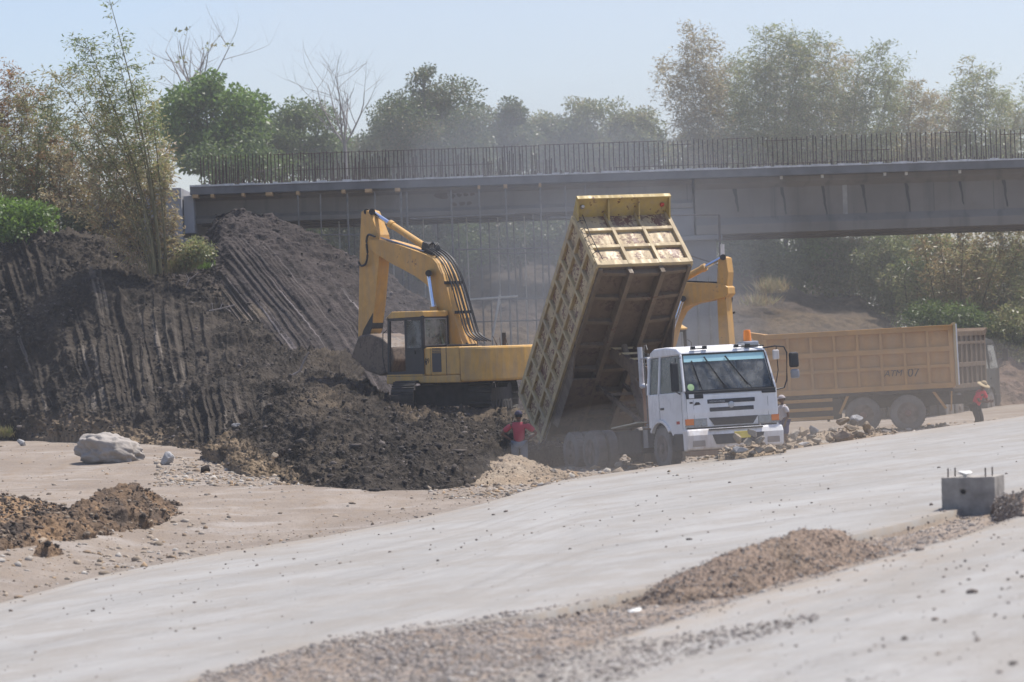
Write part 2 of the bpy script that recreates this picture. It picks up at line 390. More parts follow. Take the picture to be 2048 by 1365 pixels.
def resample(c, n):
    c = np.array(c, float); x = np.linspace(c[0, 0], c[-1, 0], n)
    # monotone-ish smoothing of a polyline
    y = np.interp(x, c[:, 0], c[:, 1]); s = np.interp(x, c[:, 0], c[:, 2])
    return np.stack([x, y, s], -1)
def loft(name, curves, n, rows, m, disp, back=None, uvdir=(.45, -.9), masks=None, kind='structure', drop=.5, seed=0, sm=True, backdrop=2.0):
    C = np.stack([resample(c, n) for c in curves])           # k,n,3
    k = len(C); P = at(C[..., 0], C[..., 1], C[..., 2])       # world rows bottom -> top
    t = np.linspace(0, k-1, rows); i = np.minimum(t.astype(int), k-2); f = (t-i)[:, None, None]
    p0 = P[np.maximum(i-1, 0)]; p1 = P[i]; p2 = P[i+1]; p3 = P[np.minimum(i+2, k-1)]
    S = .5*((2*p1)+(-p0+p2)*f*.8+(2*p0*1-5*p1+4*p2-p3)*0)
    h = f*f*(3-2*f)*.35+f*.65
    S = p1*(1-h)+p2*h
    px = C[:, :, 0]; pxr = px[i]*(1-f[..., 0])+px[i+1]*f[..., 0]; T = np.broadcast_to((t/(k-1))[:, None], pxr.shape)
    if back is not None:
        ext_rows = []
        for (dy, dz) in back:
            q = S[-1].copy(); q[:, 1] += dy; q[:, 2] += dz; ext_rows.append(q)
        nb = 12; allb = [S[-1]]+ext_rows; bl = []
        for a, b in zip(allb[:-1], allb[1:]):
            for w in np.linspace(0, 1, nb+1)[1:]: bl.append(a*(1-w)+b*w)
        S = np.concatenate([S, np.array(bl)]); pxr = np.concatenate([pxr, np.repeat(pxr[-1:], len(bl), 0)]); T = np.concatenate([T, np.full((len(bl), n), 1.)])
    low = S[:1].copy(); low[..., 2] -= drop; low[..., 1] -= .1
    S = np.concatenate([low, S]); pxr = np.concatenate([pxr[:1], pxr]); T = np.concatenate([T[:1], T])
    th = np.interp(S[..., 0], [-18, -13, -9.5], uvdir[2]) if len(uvdir) > 2 else math.asin(uvdir[0])
    q = S[..., 0]*np.cos(th)+S[..., 2]*np.sin(th); al = S[..., 0]*uvdir[0]+S[..., 2]*uvdir[1]
    mk = masks(pxr, T, S) if masks else {'groove': np.zeros(T.shape), 'tan': np.zeros(T.shape)}
    d = disp(S+seed*31.7, q, al, mk, T)
    # outward direction
    gu = np.gradient(S, axis=1); gv = np.gradient(S, axis=0); nn = np.cross(gu, gv); nn /= np.maximum(np.linalg.norm(nn, axis=-1, keepdims=True), 1e-9)
    S = S+nn*d[..., None]
    o = grid_mesh(name, S, m, uv={'grain': np.stack([q, al], -1)}, attrs=mk, sm=sm)
    tag(o, kind=kind); return o
EARTH = earth_mat('black_earth', (.062, .051, .041), (.014, .0125, .0115), (.21, .182, .155), (.30, .225, .15), (5.0, .2), .85)
EARTH2 = earth_mat('scraped_earth', (.070, .058, .054), (.032, .028, .027), (.27, .24, .24), (.22, .17, .11), (11, .10), .8)
def cl(p, sc, o=5, g=.62): return fbm(p*sc, o, g)
# the dark embankment: cut face on the left, loose spoil in front of the excavator on the right
base = [(-160, 884, 57), (0, 881, 57), (160, 873, 60), (330, 892, 65), (450, 932, 73), (560, 968, 82), (610, 979, 85.5), (740, 982, 88), (860, 978, 88), (930, 965, 87), (980, 948, 84), (1012, 918, 78.5), (1080, 900, 76.5), (1150, 890, 75)]
mid1 = [(-160, 780, 56), (0, 775, 56), (160, 768, 58), (330, 800, 61), (450, 845, 67), (560, 890, 74), (640, 905, 80), (740, 905, 81), (860, 900, 81), (930, 897, 80), (980, 892, 78), (1012, 886, 75.5), (1080, 880, 74.5), (1150, 880, 74)]
mid2 = [(-160, 640, 54.5), (0, 635, 54.5), (140, 620, 55.5), (290, 680, 57), (430, 740, 60.5), (540, 780, 65), (640, 810, 70), (740, 850, 73.5), (850, 855, 74), (930, 855, 74), (1010, 858, 73), (1080, 866, 72), (1150, 866, 72)]
top = [(-160, 500, 53), (0, 490, 53), (60, 471, 53), (130, 467, 53), (190, 474, 53), (240, 496, 53), (310, 542, 53.3), (370, 574, 54), (420, 606, 55), (470, 640, 56), (520, 668, 57), (580, 706, 59), (640, 722, 60.5), (690, 738, 62), (735, 775, 64.5), (775, 812, 67.5), (830, 829, 69.5), (900, 829, 69.5), (960, 831, 69.5), (1030, 836, 70), (1090, 846, 70), (1150, 850, 70)]
def mk1(px, T, S):
    g = smooth((560-px)/140+.6*fbm(S*.35, 3))*smooth((T-.1)/.12)*smooth((.93-T+.2*fbm(S*.5+7, 3))/.14)*smooth(.75+1.6*fbm(S*np.array([.35, .35, .22])+3, 3))
    tan = smooth((.17-T)/.12)*smooth((px-40)/60)*smooth((620-px)/40)+.5*smooth((px-560)/120)*smooth(.35+.9*fbm(S*.5+4, 3))*smooth((760-px)/150)+.35*smooth((T-.8)/.1)*smooth((px-780)/40)
    tan = tan+1.0*smooth((px-420)/60)*smooth((604-px)/14)*smooth((.24-T)/.08)
    return {'groove': np.clip(g, 0, 1), 'tan': np.clip(tan, 0, 1)}
def disp1(S, q, al, mk, T):
    g = mk['groove']; c = fbm(S*1.1, 5, .62)
    r = 1-np.abs(vnoise(np.stack([q*2.4+.25*vnoise(S*.5), al*.15, q*0], -1)))
    r2 = 1-np.abs(vnoise(np.stack([q*6.5+.2*vnoise(S*.9), al*.26, q*0+5], -1)))
    lump = np.maximum(fbm(S*2.6, 4, .6), 0)*(1+.7*smooth((T-.6)/.3)*smooth((600-S[..., 0]*0-0)/1)); c = c*(1-.1*g)
    return (.62*fbm(S*.33, 3)*smooth((1.2-S[..., 0])/4+.35)+.25*c+.28*lump*(1-.45*g)+.16*np.maximum(fbm(S*7., 2), -.1)*(1-.6*g)+g*(.27*r**3+.15*r2**3-.08))*smooth(T/.06+.15)
EMB = loft('embankment', [base, mid1, mid2, top], 900, 420, EARTH, disp1, back=[(2.5, .1), (14, -.2), (18, -3.5)], masks=mk1, uvdir=(.46, -.885), drop=1.0)
# the scraped slope behind it, rising to the bridge end
b0 = [(330, 640, 54.8), (420, 640, 55.2), (520, 720, 57.6), (640, 790, 61), (760, 830, 64), (860, 830, 64), (960, 835, 62), (1060, 840, 60)]
b1 = [(330, 560, 53.6), (420, 560, 54.2), (520, 610, 55.6), (640, 660, 57), (760, 700, 58.5), (860, 720, 59), (950, 745, 58), (1060, 790, 57)]
b2 = [(330, 506, 53), (395, 480, 53), (430, 426, 52.9), (470, 419, 52.9), (530, 428, 52.9), (590, 450, 52.9), (650, 478, 53), (720, 517, 53), (780, 550, 53), (850, 596, 53.2), (900, 640, 53.5), (960, 690, 54), (1060, 760, 54)]
def mk2(px, T, S):
    g = smooth((.86-T)/.2+.4*fbm(S*.4, 3))*smooth((px-430)/40)
    top = smooth((T-.55)/.3)*.0
    tan = smooth((560-px)/60)*smooth(.5-np.abs(T-.35)*2.2+.5*fbm(S*.7, 3))*.8
    return {'groove': np.clip(g, 0, 1), 'tan': np.clip(tan, 0, 1)}
def disp2(S, q, al, mk, T):
    g = mk['groove']
    r2 = 1-np.abs(vnoise(np.stack([q*4.2, al*.10, q*0+5], -1))); r3 = 1-np.abs(vnoise(np.stack([q*9, al*.2, q*0+2], -1)))
    return .22*fbm(S*.5, 3)+(.26*fbm(S*1.5, 4, .6)+.14*np.maximum(fbm(S*5, 2), 0))*(1-.75*g)+g*(.10*r2**2+.09*r3**2)
SLO = loft('slope', [b0, b1, b2], 460, 260, EARTH2, disp2, back=[(.6, -.5), (1.2, -1.6), (3, -4), (9, -5)], masks=mk2, uvdir=(.66, -.75), drop=.6, seed=2)
# hillside behind the bridge, earth showing through vegetation
h0 = [(420, 800, 48), (700, 770, 48), (900, 740, 48), (1100, 740, 48), (1350, 740, 48), (1500, 730, 48), (1750, 740, 48), (1900, 770, 48), (2300, 770, 48), (2900, 770, 48)]
h1 = [(420, 640, 45.5), (700, 610, 45.5), (900, 610, 45.5), (1100, 615, 45.5), (1350, 630, 45.5), (1500, 620, 45.5), (1660, 640, 45.5), (1760, 665, 46), (1900, 735, 46.5), (2300, 750, 46), (2900, 750, 46)]
h2 = [(420, 520, 43), (700, 500, 43), (900, 508, 43), (1050, 515, 43), (1350, 530, 43), (1480, 545, 43), (1560, 560, 43), (1640, 590, 43), (1730, 590, 43.5), (1790, 640, 44), (1870, 700, 44), (2000, 722, 44), (2300, 728, 44), (2900, 730, 44)]
BANK = earth_mat('overgrown_bank_earth', (.085, .066, .055), (.048, .039, .035), (.17, .15, .135), (.15, .11, .072))
def mk3(px, T, S): return {'groove': .3*smooth(fbm(S*.4, 3)+.2), 'tan': np.clip(smooth(fbm(S*.25+8, 3)*2+.2), 0, 1)}
loft('hillside', [h0, h1, h2], 420, 110, BANK, lambda S, q, al, mk, T: .5*fbm(S*.3, 3)+.35*fbm(S*1.4, 4, .65), back=[(10, .4), (60, 1.5), (160, 2)], masks=mk3, seed=5)
# reddish rubble bank at the far right
r0 = [(1880, 840, 55), (2048, 838, 55), (2500, 820, 55)]
r1 = [(1880, 790, 54), (2000, 770, 54), (2048, 775, 54), (2500, 760, 54)]
r2 = [(1880, 745, 53), (1960, 728, 53), (2020, 728, 53), (2048, 738, 53), (2500, 730, 53)]
RED = earth_mat('reddish_rubble', (.17, .115, .09), (.095, .07, .06), (.2, .18, .17), (.26, .19, .13))
loft('rubble_bank', [r0, r1, r2], 160, 60, RED, lambda S, q, al, mk, T: .3*fbm(S*.5, 3)+.4*np.maximum(fbm(S*1.8, 4, .65), -.1), back=[(2, .2), (8, -1)], masks=mk3, seed=9)
# ---- small heaps standing on the ground: things
def heap(name, px_curves, n, rows, mat_, amp, label, cat, masks=None, seed=0, back=((.5, -.1), (1.6, -.8)), sc=3.0, group=None):
    def dd(S, q, al, mk, T): return amp*(.8*fbm(S*sc*.4, 3)+.9*np.maximum(fbm(S*sc, 4, .65), -.15)+.5*np.maximum(fbm(S*sc*2.7, 2), 0))*smooth(T/.05+.3)
    o = loft(name, px_curves, n, rows, mat_, dd, back=list(back), masks=masks or (lambda px, T, S: {'groove': T*0, 'tan': np.clip(.5+fbm(S*1.5, 3), 0, 1)}), kind='thing', seed=seed, drop=.25)
    tag(o, label, cat, group); HEAPS.append(o); return o
HEAPS = []
def sg(x, y):
    P = gpt(x, y); return FPX/np.dot(P-CAM, FW)
def gcurve(pts, ds=0, dz=0):
    out = []
    for (x, y) in pts: out.append((x, y, sg(x, y)+ds))
    return out
def hcurve(pts, basecurve, dD):
    """curve above a base curve: its depth is dD metres behind the ground under it"""
    b = np.array(basecurve); out = []
    for (x, y) in pts:
        s = np.interp(x, b[:, 0], b[:, 2]); D = FPX/s+dD; out.append((x, y, FPX/D))
    return out
TANM = earth_mat('tan_rubble', (.34, .26, .185), (.23, .175, .125), (.33, .30, .26), (.38, .31, .235))
MEDM = earth_mat('brown_gravel_soil', (.31, .235, .185), (.225, .17, .135), (.3, .27, .24), (.27, .205, .155))
DKM = earth_mat('dark_clod_soil', (.095, .075, .062), (.05, .042, .038), (.2, .18, .17), (.34, .22, .13))
bc = [(850, 982, 86), (900, 984, 87), (960, 982, 87), (1060, 972, 86), (1130, 958, 84), (1150, 953, 83)]
heap('rubble_heap', [bc, [(856, 976, 85), (905, 966, 85.5), (960, 955, 85), (1040, 942, 84), (1100, 946, 83.5), (1148, 949, 83)], [(862, 972, 84.5), (910, 958, 84), (950, 942, 83), (985, 918, 82), (1010, 910, 81.5), (1040, 912, 81.5), (1065, 925, 81.5), (1090, 940, 82), (1146, 947, 82.5)]], 190, 60, TANM, .13,
     'tan heap of broken stone and earth in front of the man in red', 'rubble heap', seed=3)
bl = gcurve([(-80, 1112), (0, 1100), (90, 1088), (180, 1078), (260, 1066), (330, 1045), (366, 1026)])
heap('dirt_heap', [bl, hcurve([(-80, 1070), (0, 1060), (90, 1040), (190, 1020), (280, 1015), (340, 1018), (364, 1020)], bl, 1.2), hcurve([(-80, 1050), (0, 1046), (70, 1036), (130, 1022), (190, 992), (240, 980), (275, 972), (310, 990), (345, 1006), (362, 1015)], bl, 2.6)], 260, 70, DKM, .21,
     'dark brown clod heap on the pale dirt track below the boulder', 'dirt heap', seed=4, back=((.5, -.1), (2.5, -.5)))
bo = gcurve([(-80, 1050), (0, 1046), (60, 1040), (120, 1026)])
heap('dirt_heap', [bo, hcurve([(-80, 1020), (0, 1015), (60, 1012), (118, 1016)], bo, 1), hcurve([(-80, 1000), (0, 996), (60, 1003), (116, 1010)], bo, 2)], 90, 30, earth_mat('orange_soil', (.30, .18, .10), (.2, .12, .07), (.3, .27, .24), (.36, .25, .15)), .1,
     'low orange brown soil heap behind the dark clod heap', 'dirt heap', seed=14, back=((.5, -.1), (2.5, -.5)))
bm_ = gcurve([(1240, 1215), (1330, 1222), (1480, 1196), (1600, 1160), (1680, 1140), (1790, 1118)])
heap('gravel_heap', [bm_, hcurve([(1246, 1208), (1310, 1188), (1350, 1170), (1480, 1150), (1600, 1118), (1680, 1110), (1780, 1108)], bm_, .55), hcurve([(1252, 1205), (1300, 1180), (1345, 1152), (1430, 1118), (1490, 1102), (1560, 1082), (1600, 1060), (1625, 1058), (1680, 1070), (1720, 1088), (1772, 1104)], bm_, 1.3)], 300, 80, MEDM, .085,
     'long brown heap of gravelly soil between the two carriageways', 'gravel heap', seed=6, sc=4.5, back=((.3, -.05), (1.0, -.35)))
bg = gcurve([(1992, 1046), (2048, 1035), (2160, 1005)])
heap('gravel_heap', [bg, hcurve([(1993, 1015), (2048, 1008), (2160, 985)], bg, .3), hcurve([(1994, 997), (2048, 988), (2160, 965)], bg, .7)], 90, 40, MEDM, .07,
     'small gravel heap right beside the concrete block', 'gravel heap', seed=8, sc=5, back=((.3, -.05), (.8, -.3)))
bk = gcurve([(64, 1113), (95, 1117), (128, 1110)])
heap('earth_clod', [bk, hcurve([(70, 1098), (95, 1092), (124, 1100)], bk, .12), hcurve([(76, 1090), (92, 1080), (100, 1081), (118, 1096)], bk, .3)], 40, 24, DKM, .05, 'single dark earth clod standing alone nearest the road', 'earth clod', seed=10, back=((.1, -.05), (.4, -.3)), sc=6)

ru = [(1572, 893, 76.5), (1620, 890, 76.3), (1680, 886, 76), (1740, 880, 75.5), (1800, 872, 75)]
heap('rubble_heap', [ru, [(1574, 884, 75.8), (1620, 878, 75.5), (1680, 872, 75), (1740, 868, 74.8), (1798, 870, 74.6)], [(1578, 880, 75), (1600, 870, 74.6), (1640, 868, 74.4), (1675, 860, 74), (1712, 852, 73.8), (1740, 860, 74), (1765, 868, 74.2), (1796, 869, 74.4)]], 150, 40, TANM, .12,
     'tan earth heap carrying broken rocks before the parked truck', 'rubble heap', seed=21)
rv = [(1436, 913, 86.2), (1480, 910, 86), (1530, 907, 85.8), (1572, 903, 85.5)]
heap('rubble_heap', [rv, [(1440, 906, 85.6), (1480, 900, 85.2), (1530, 897, 85.2), (1570, 900, 85.2)], [(1444, 903, 85), (1480, 892, 84.8), (1510, 888, 84.6), (1540, 893, 84.8), (1568, 899, 85)]], 90, 30, TANM, .08,
     'small tan earth heap carrying rocks before the white bumper', 'rubble heap', seed=22)
# ------------------------------------------------------------------ bridge
BY = 115.0
def bx(px): return (px-1024)/52.0     # metres across at the bridge face
def girder_mat():
    t = NT('stained_girder_concrete'); co = t.coord()
    n1 = t.noise(co, .5, 5, .6); n2 = t.noise(t.coord((2.2, 2.2, .12)), 1, 4, .6); n3 = t.noise(co, 5, 4)
    c = t.mix(t.step(n1, .3, .7), (.185, .165, .142), (.235, .212, .185))
    c = t.mix(t.math('MULTIPLY', t.step(n2, .52, .75), .55), c, (.11, .105, .10))
    c = t.mix(t.math('MULTIPLY', t.step(n3, .6, .75), .3), c, (.19, .18, .17))
    t.bsdf(c, .88, 0, t.bump(n3, .2, .01), .2); return t.m
GM = girder_mat(); FAS = plain('damp_slab_concrete', (.165, .166, .17), .85, 0, .25, 1.2)
bridge = tag(empty('bridge'), 'unfinished concrete bridge with rusty rebar standing along its deck edge', 'bridge')
zt = 9.68; X0, XM, X1 = bx(392), bx(1342), bx(2048)+30
MB().box(X0, X1, BY, BY+9.4, zt-.32, zt).build('deck_slab', FAS, bridge, .02)
# rough pale laitance lip along the slab's top edge
lip = MB(); x = X0
rr = random.Random(3)
while x < bx(2048)+2:
    l = rr.uniform(.12, .4); h = rr.uniform(.02, .08); lip.box(x, x+l-.01, BY-.02-rr.uniform(0, .04), BY+.18, zt-.015, zt+h); x += l
lip.build('concrete_lip', plain('pale_laitance', (.62, .62, .62), .85), bridge)
def girder(x0, x1, y, z0, z1, n, name='girder'):
    d = z1-z0; fl = .27*d
    prof = [(-.34, 0), (.34, 0), (.34, fl*.62), (.1, fl*1.1), (.1, d-fl*.7), (.38, d-fl*.35), (.38, d), (-.38, d), (-.38, d-fl*.35), (-.1, d-fl*.7), (-.1, fl*1.1), (-.34, fl*.62)]
    return MB().prism([(x0, y+a, z0+b) for a, b in prof], (x1-x0, 0, 0)).build(name, GM, bridge, .015)
for k in range(4):
    girder(bx(395), bx(1395), BY+.95+k*2.3, 8.27, zt-.32, 0)
    girder(bx(1400), X1, BY+.9+k*2.3, 7.2, zt-.32, 0)
# dark run-off streaks under the drip points of the long span
RUN = plain('dark_runoff', (.075, .07, .065), .9)
for px in (1478, 1573, 1655, 1735, 1823, 1930, 2018):
    st = MB(); p0 = bx(px); zz = 9.32; w0 = rr.uniform(.10, .2); L_ = rr.uniform(1.1, 1.75); n = 9; lf = []; rt = []
    for i in range(n+1):
        f = i/n; c_ = p0+.18*f+rr.uniform(-.02, .02); hw = w0*.5*(1-f*.75)*rr.uniform(.7, 1.1)+.01; lf.append((c_-hw, zz-f*L_)); rt.append((c_+hw, zz-f*L_))
    y_ = BY+.795
    st.prism([(x, y_, z) for x, z in lf]+[(x, y_, z) for x, z in reversed(rt)], (0, .004, 0)); st.build('runoff_streak', RUN, bridge)
for px in (1573, 1655, 1780, 1823, 1930):
    MB().box(bx(px)-.05, bx(px)+.05, BY+.3, BY+.42, zt-.44, zt-.321).build('drain_stub', M['offwhite'], bridge)
for px, w_ in ((403, .2), (437, .12), (498, .1), (550, .25), (607, .12), (698, .14), (748, .26), (806, .2), (968, .1), (1021, .14), (1090, .1)):
    MB().box(bx(px)-w_/2, bx(px)+w_/2, BY-.22, BY+.5, zt-.45, zt-.322).build('timber_bearer', M['wood'], bridge)
MB().box(bx(1697), bx(1706), BY+.790, BY+.7955, 7.75, zt-.34).build('joint_strip', plain('pale_joint_grout', (.33, .31, .28), .9), bridge)
for px in (1385, 1560, 1880, 2000): MB().box(bx(px)-.012, bx(px)+.012, BY+.793, BY+.7965, 7.75, zt-.36).build('formwork_joint', plain('dark_form_joint', (.12, .11, .10), .9), bridge)
for px, py, r_ in ((884, 390, .26), (905, 393, .11), (918, 391, .1), (931, 390, .1), (944, 389, .09), (908, 409, .11), (924, 408, .12), (938, 407, .1)):
    q = on_plane(px, py, (0, BY+.842, 0), (0, 1, 0)); MB().prism([(q[0]+r_*math.cos(a)*(1+.25*math.sin(3*a+px)), BY+.842, q[2]+r_*.75*math.sin(a)*(1+.2*math.cos(2*a+py))) for a in np.linspace(0, 6.1, 14)], (0, .005, 0)).build('rust_blotch', plain('rusty_stain', (.11, .075, .055), .9), bridge)
# rebar
rods = []; px = 415.0
while px < 2110:
    rods.append(px+rr.uniform(-1.5, 1.5)); px += 7.4 if px < 1080 else 9.9
rods_big = rods[-100:]; rods_small = rods[:-100]
def rod(m, px, y, h):
    x = bx(px); e = rr.uniform(-.03, .03); m.tube([(x, y, zt-.05), (x+e*.4, y, zt+h*.5), (x+e, y, zt+h)], .021, 5)
for p in rods_big:
    m = MB(); rod(m, p, BY+.12, 1.17+rr.uniform(-.04, .03)); m.build('rebar_rod', M['rebar'], bridge)
m = MB()
for p in rods_small: rod(m, p, BY+.12, 1.17+rr.uniform(-.05, .03)); rod(m, p+3, BY+.45, .9+rr.uniform(-.3, .1)) if rr.random() < .5 else None
for p in np.arange(420, 2100, 11): rod(m, p, BY+.42, .16+rr.random()*.12)
for p in np.arange(420, 2110, 12): rod(m, p, BY+9.2, 1.15)
tag(m.build('rebar_rods', M['rebar'], bridge), kind='stuff')
for a, b, z in ((560, 1090, 1.13), (1090, 1340, 1.16), (1350, 1395, 1.0), (1458, 1520, 1.16), (1540, 1620, 1.04), (1700, 1790, .55), (1880, 1960, 1.12), (2010, 2100, .98), (600, 1000, .5), (1240, 1500, .2), (1500, 1800, .14)):
    m = MB(); m.tube([(bx(a), BY+.10, zt+z), (bx(b), BY+.10, zt+z)], .014, 5); m.build('tie_bar', M['rebar'], bridge)
# pier
pm = plain('pier_concrete', (.22, .22, .225), .88, 0, .22, .7)
MB().box(bx(1337), bx(1441), BY+.9, BY+8.4, -1, 7.05).build('pier', pm, bridge, .05)
MB().box(bx(1316), bx(1442)+.2, BY+.5, BY+8.8, 7.0, 7.19).build('bearing_shelf', pm, bridge, .04)
MB().box(bx(1325), bx(1397), BY+.7, BY+8.6, 7.195, 8.26).build('upstand', pm, bridge, .03)
for px in (1366, 1400, 1424): MB().tube([(bx(px), BY+.86, -1), (bx(px), BY+.86, 5.6)], .05, 6).build('form_tie', M['pole'], bridge)
# abutment and wing wall
ab = tag(empty('abutment'), 'grey concrete abutment walls at the planted end of the bridge', 'abutment')
am = plain('pale_grey_abutment', (.36, .36, .375), .85, 0, .14, .8)
MB().box(bx(300), bx(376), BY-.3, BY+10, 4, 9.64).build('end_wall', am, ab, .02)
MB().box(bx(378), bx(398), BY+.1, BY+10, 7.9, 9.34).build('seat_block', am, ab, .02)
MB().box(bx(376), bx(404), BY-.2, BY+10, 4, 7.7).build('breast_wall', am, ab, .02)
MB().box(bx(143), bx(298), BY+3, BY+10, 4, 9.45).build('wing_wall', am, ab, .02)
# falsework
sc = tag(empty('scaffolding'), 'thin grey scaffold poles propping the short span of the bridge', 'scaffolding')
for px, y, r, pale in ((607, .2, .03, 0), (652, .1, .026, 0), (683, 1.6, .025, 1), (705, .3, .04, 0), (712, 2, .025, 0), (760, .2, .034, 0), (790, 2.2, .025, 1), (812, .3, .045, 0), (823, .5, .045, 0), (852, 2.2, .024, 1), (880, 3, .025, 0), (912, .25, .042, 0), (923, 1.8, .026, 0), (940, 2, .024, 1), (968, .3, .036, 0), (985, 2.3, .03, 0), (1003, 3, .026, 1), (1021, .3, .04, 0), (1035, 2, .03, 0), (1057, 2.5, .026, 1), (1075, .8, .03, 0), (1090, .3, .036, 0), (1104, 2, .03, 0), (1140, .4, .034, 0), (1180, .4, .03, 0)):
    m = MB(); e = rr.uniform(-.06, .06); m.tube([(bx(px), BY-.25+y, zt-.45 if y < .7 else 8.22), (bx(px)+e, BY-.25+y, 1.2)], r, 6); m.build('pole', M['pole_pale'] if pale else M['pole'], sc)
for (xa, ya, xb, yb, r, pale) in ((912, 500, 1100, 496, .035, 0), (985, 508, 1110, 505, .03, 0), (910, 602, 1130, 596, .03, 0), (936, 600, 1036, 593, .045, 1), (912, 645, 1120, 640, .03, 0), (640, 470, 720, 470, .03, 0), (1000, 590, 984, 680, .05, 1), (820, 438, 1030, 428, .03, 0), (1100, 436, 1330, 432, .03, 0)):
    p = on_plane(xa, ya, (0, BY-.1, 0), (0, 1, 0)); q = on_plane(xb, yb, (0, BY-.1, 0), (0, 1, 0))
    MB().tube([tuple(p), tuple(q)], r, 6).build('ledger', M['pole_pale'] if pale else M['pole'], sc)
fr = tag(empty('formwork_frame'), 'thin rusty rectangular formwork frame standing before the bridge pier', 'formwork')
Y_ = BY-.6
def bp(px, py): return tuple(on_plane(px, py, (0, Y_, 0), (0, 1, 0)))
MB().tube([bp(1300, 432), bp(1438, 430)], .03, 6).build('top_rail', M['rebar'], fr)
a = bp(1438, 430); MB().tube([a, (a[0], a[1], .2)], .05, 6).build('post', M['rebar'], fr)
MB().tube([bp(1345, 500), bp(1436, 530)], .03, 6).build('brace', M['rebar'], fr)

# ------------------------------------------------------------------ plants
def leaf_mesh(pos, dirs, ln, wd, m, name, parent, tint, fold=.0):
    """rhombic leaves: pos n3, dirs n3, length n, width n"""
    n = len(pos); d = dirs/np.maximum(np.linalg.norm(dirs, axis=1, keepdims=True), 1e-6)
    r = RNG.normal(size=(n, 3)); s = np.cross(d, r); s /= np.maximum(np.linalg.norm(s, axis=1, keepdims=True), 1e-6)
    L = np.asarray(ln)[:, None]; W = np.asarray(wd)[:, None]
    v = np.stack([pos, pos+d*L*.45+s*W*.5, pos+d*L, pos+d*L*.45-s*W*.5], 1).reshape(-1, 3)
    q = np.arange(4*n).reshape(n, 4); me = bpy.data.meshes.new(name); quads_mesh(me, v, q)
    a = me.attributes.new('tint', 'FLOAT', 'POINT'); a.data.foreach_set('value', np.repeat(np.clip(tint, 0, 1), 4).astype(np.float32))
    return link(name, me, m, parent)
LM = {
 'bright': leafmat('bright_leaves', (0.081, 0.138, 0.023), (0.127, 0.207, 0.034), (0.172, 0.276, 0.057)),
 'mid': leafmat('mid_leaves', (0.072, 0.111, 0.033), (0.117, 0.169, 0.052), (0.169, 0.221, 0.072)),
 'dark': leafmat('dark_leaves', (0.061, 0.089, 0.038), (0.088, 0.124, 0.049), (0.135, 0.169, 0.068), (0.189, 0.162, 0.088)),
 'olive': leafmat('olive_leaves', (0.126, 0.154, 0.056), (0.196, 0.224, 0.084), (0.266, 0.280, 0.112), (0.308, 0.252, 0.126)),
 'bamboo': leafmat('bamboo_leaves', (0.150, 0.203, 0.068), (0.240, 0.285, 0.098), (0.360, 0.375, 0.150), (0.450, 0.375, 0.195)),
 'rust': leafmat('rust_leaves', (0.195, 0.105, 0.045), (0.330, 0.173, 0.068), (0.420, 0.255, 0.105), (0.180, 0.195, 0.068)),
 'straw': leafmat('straw_leaves', (0.392, 0.294, 0.154), (0.450, 0.406, 0.224), (0.350, 0.224, 0.112), (0.252, 0.252, 0.098)),
 'grass': leafmat('dry_grass', (0.216, 0.180, 0.084), (0.312, 0.252, 0.132), (0.144, 0.168, 0.048)),
}
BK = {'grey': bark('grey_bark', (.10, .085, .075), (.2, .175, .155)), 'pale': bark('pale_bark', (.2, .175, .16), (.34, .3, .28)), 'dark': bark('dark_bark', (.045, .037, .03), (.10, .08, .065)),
      'culm': bark('bamboo_culm', (.10, .095, .05), (.22, .19, .10), 9), 'culm_dry': bark('dry_bamboo_culm', (.20, .15, .09), (.36, .28, .17), 9)}
def branch(m, p, d, L, r, lev, rnd, tips, curl=.25, nb=(3, 5), up=.15):
    pts = [p]; rs = [r]; q = V(p); dd = V(d).normalized(); n = 5
    for i in range(n):
        dd = (dd+V((rnd.gauss(0, curl), rnd.gauss(0, curl), rnd.gauss(0, curl)+up))*.35).normalized(); q = q+dd*(L/n); pts.append(q.copy()); rs.append(r*(1-.62*(i+1)/n))
    m.tube(pts, rs, 5 if lev > 0 else 7, cap=False); tips.append((q.copy(), dd.copy()))
    if lev >= 3: return
    for k in range(rnd.randint(*nb)):
        i = rnd.randint(1, n); b = pts[i]; a = V((rnd.gauss(0, 1), rnd.gauss(0, 1), rnd.gauss(.2, .7))).normalized()
        nd = (dd*.75+a*.8).normalized(); branch(m, b, nd, L*rnd.uniform(.45, .72), rs[i]*.62, lev+1, rnd, tips, curl, nb, up)
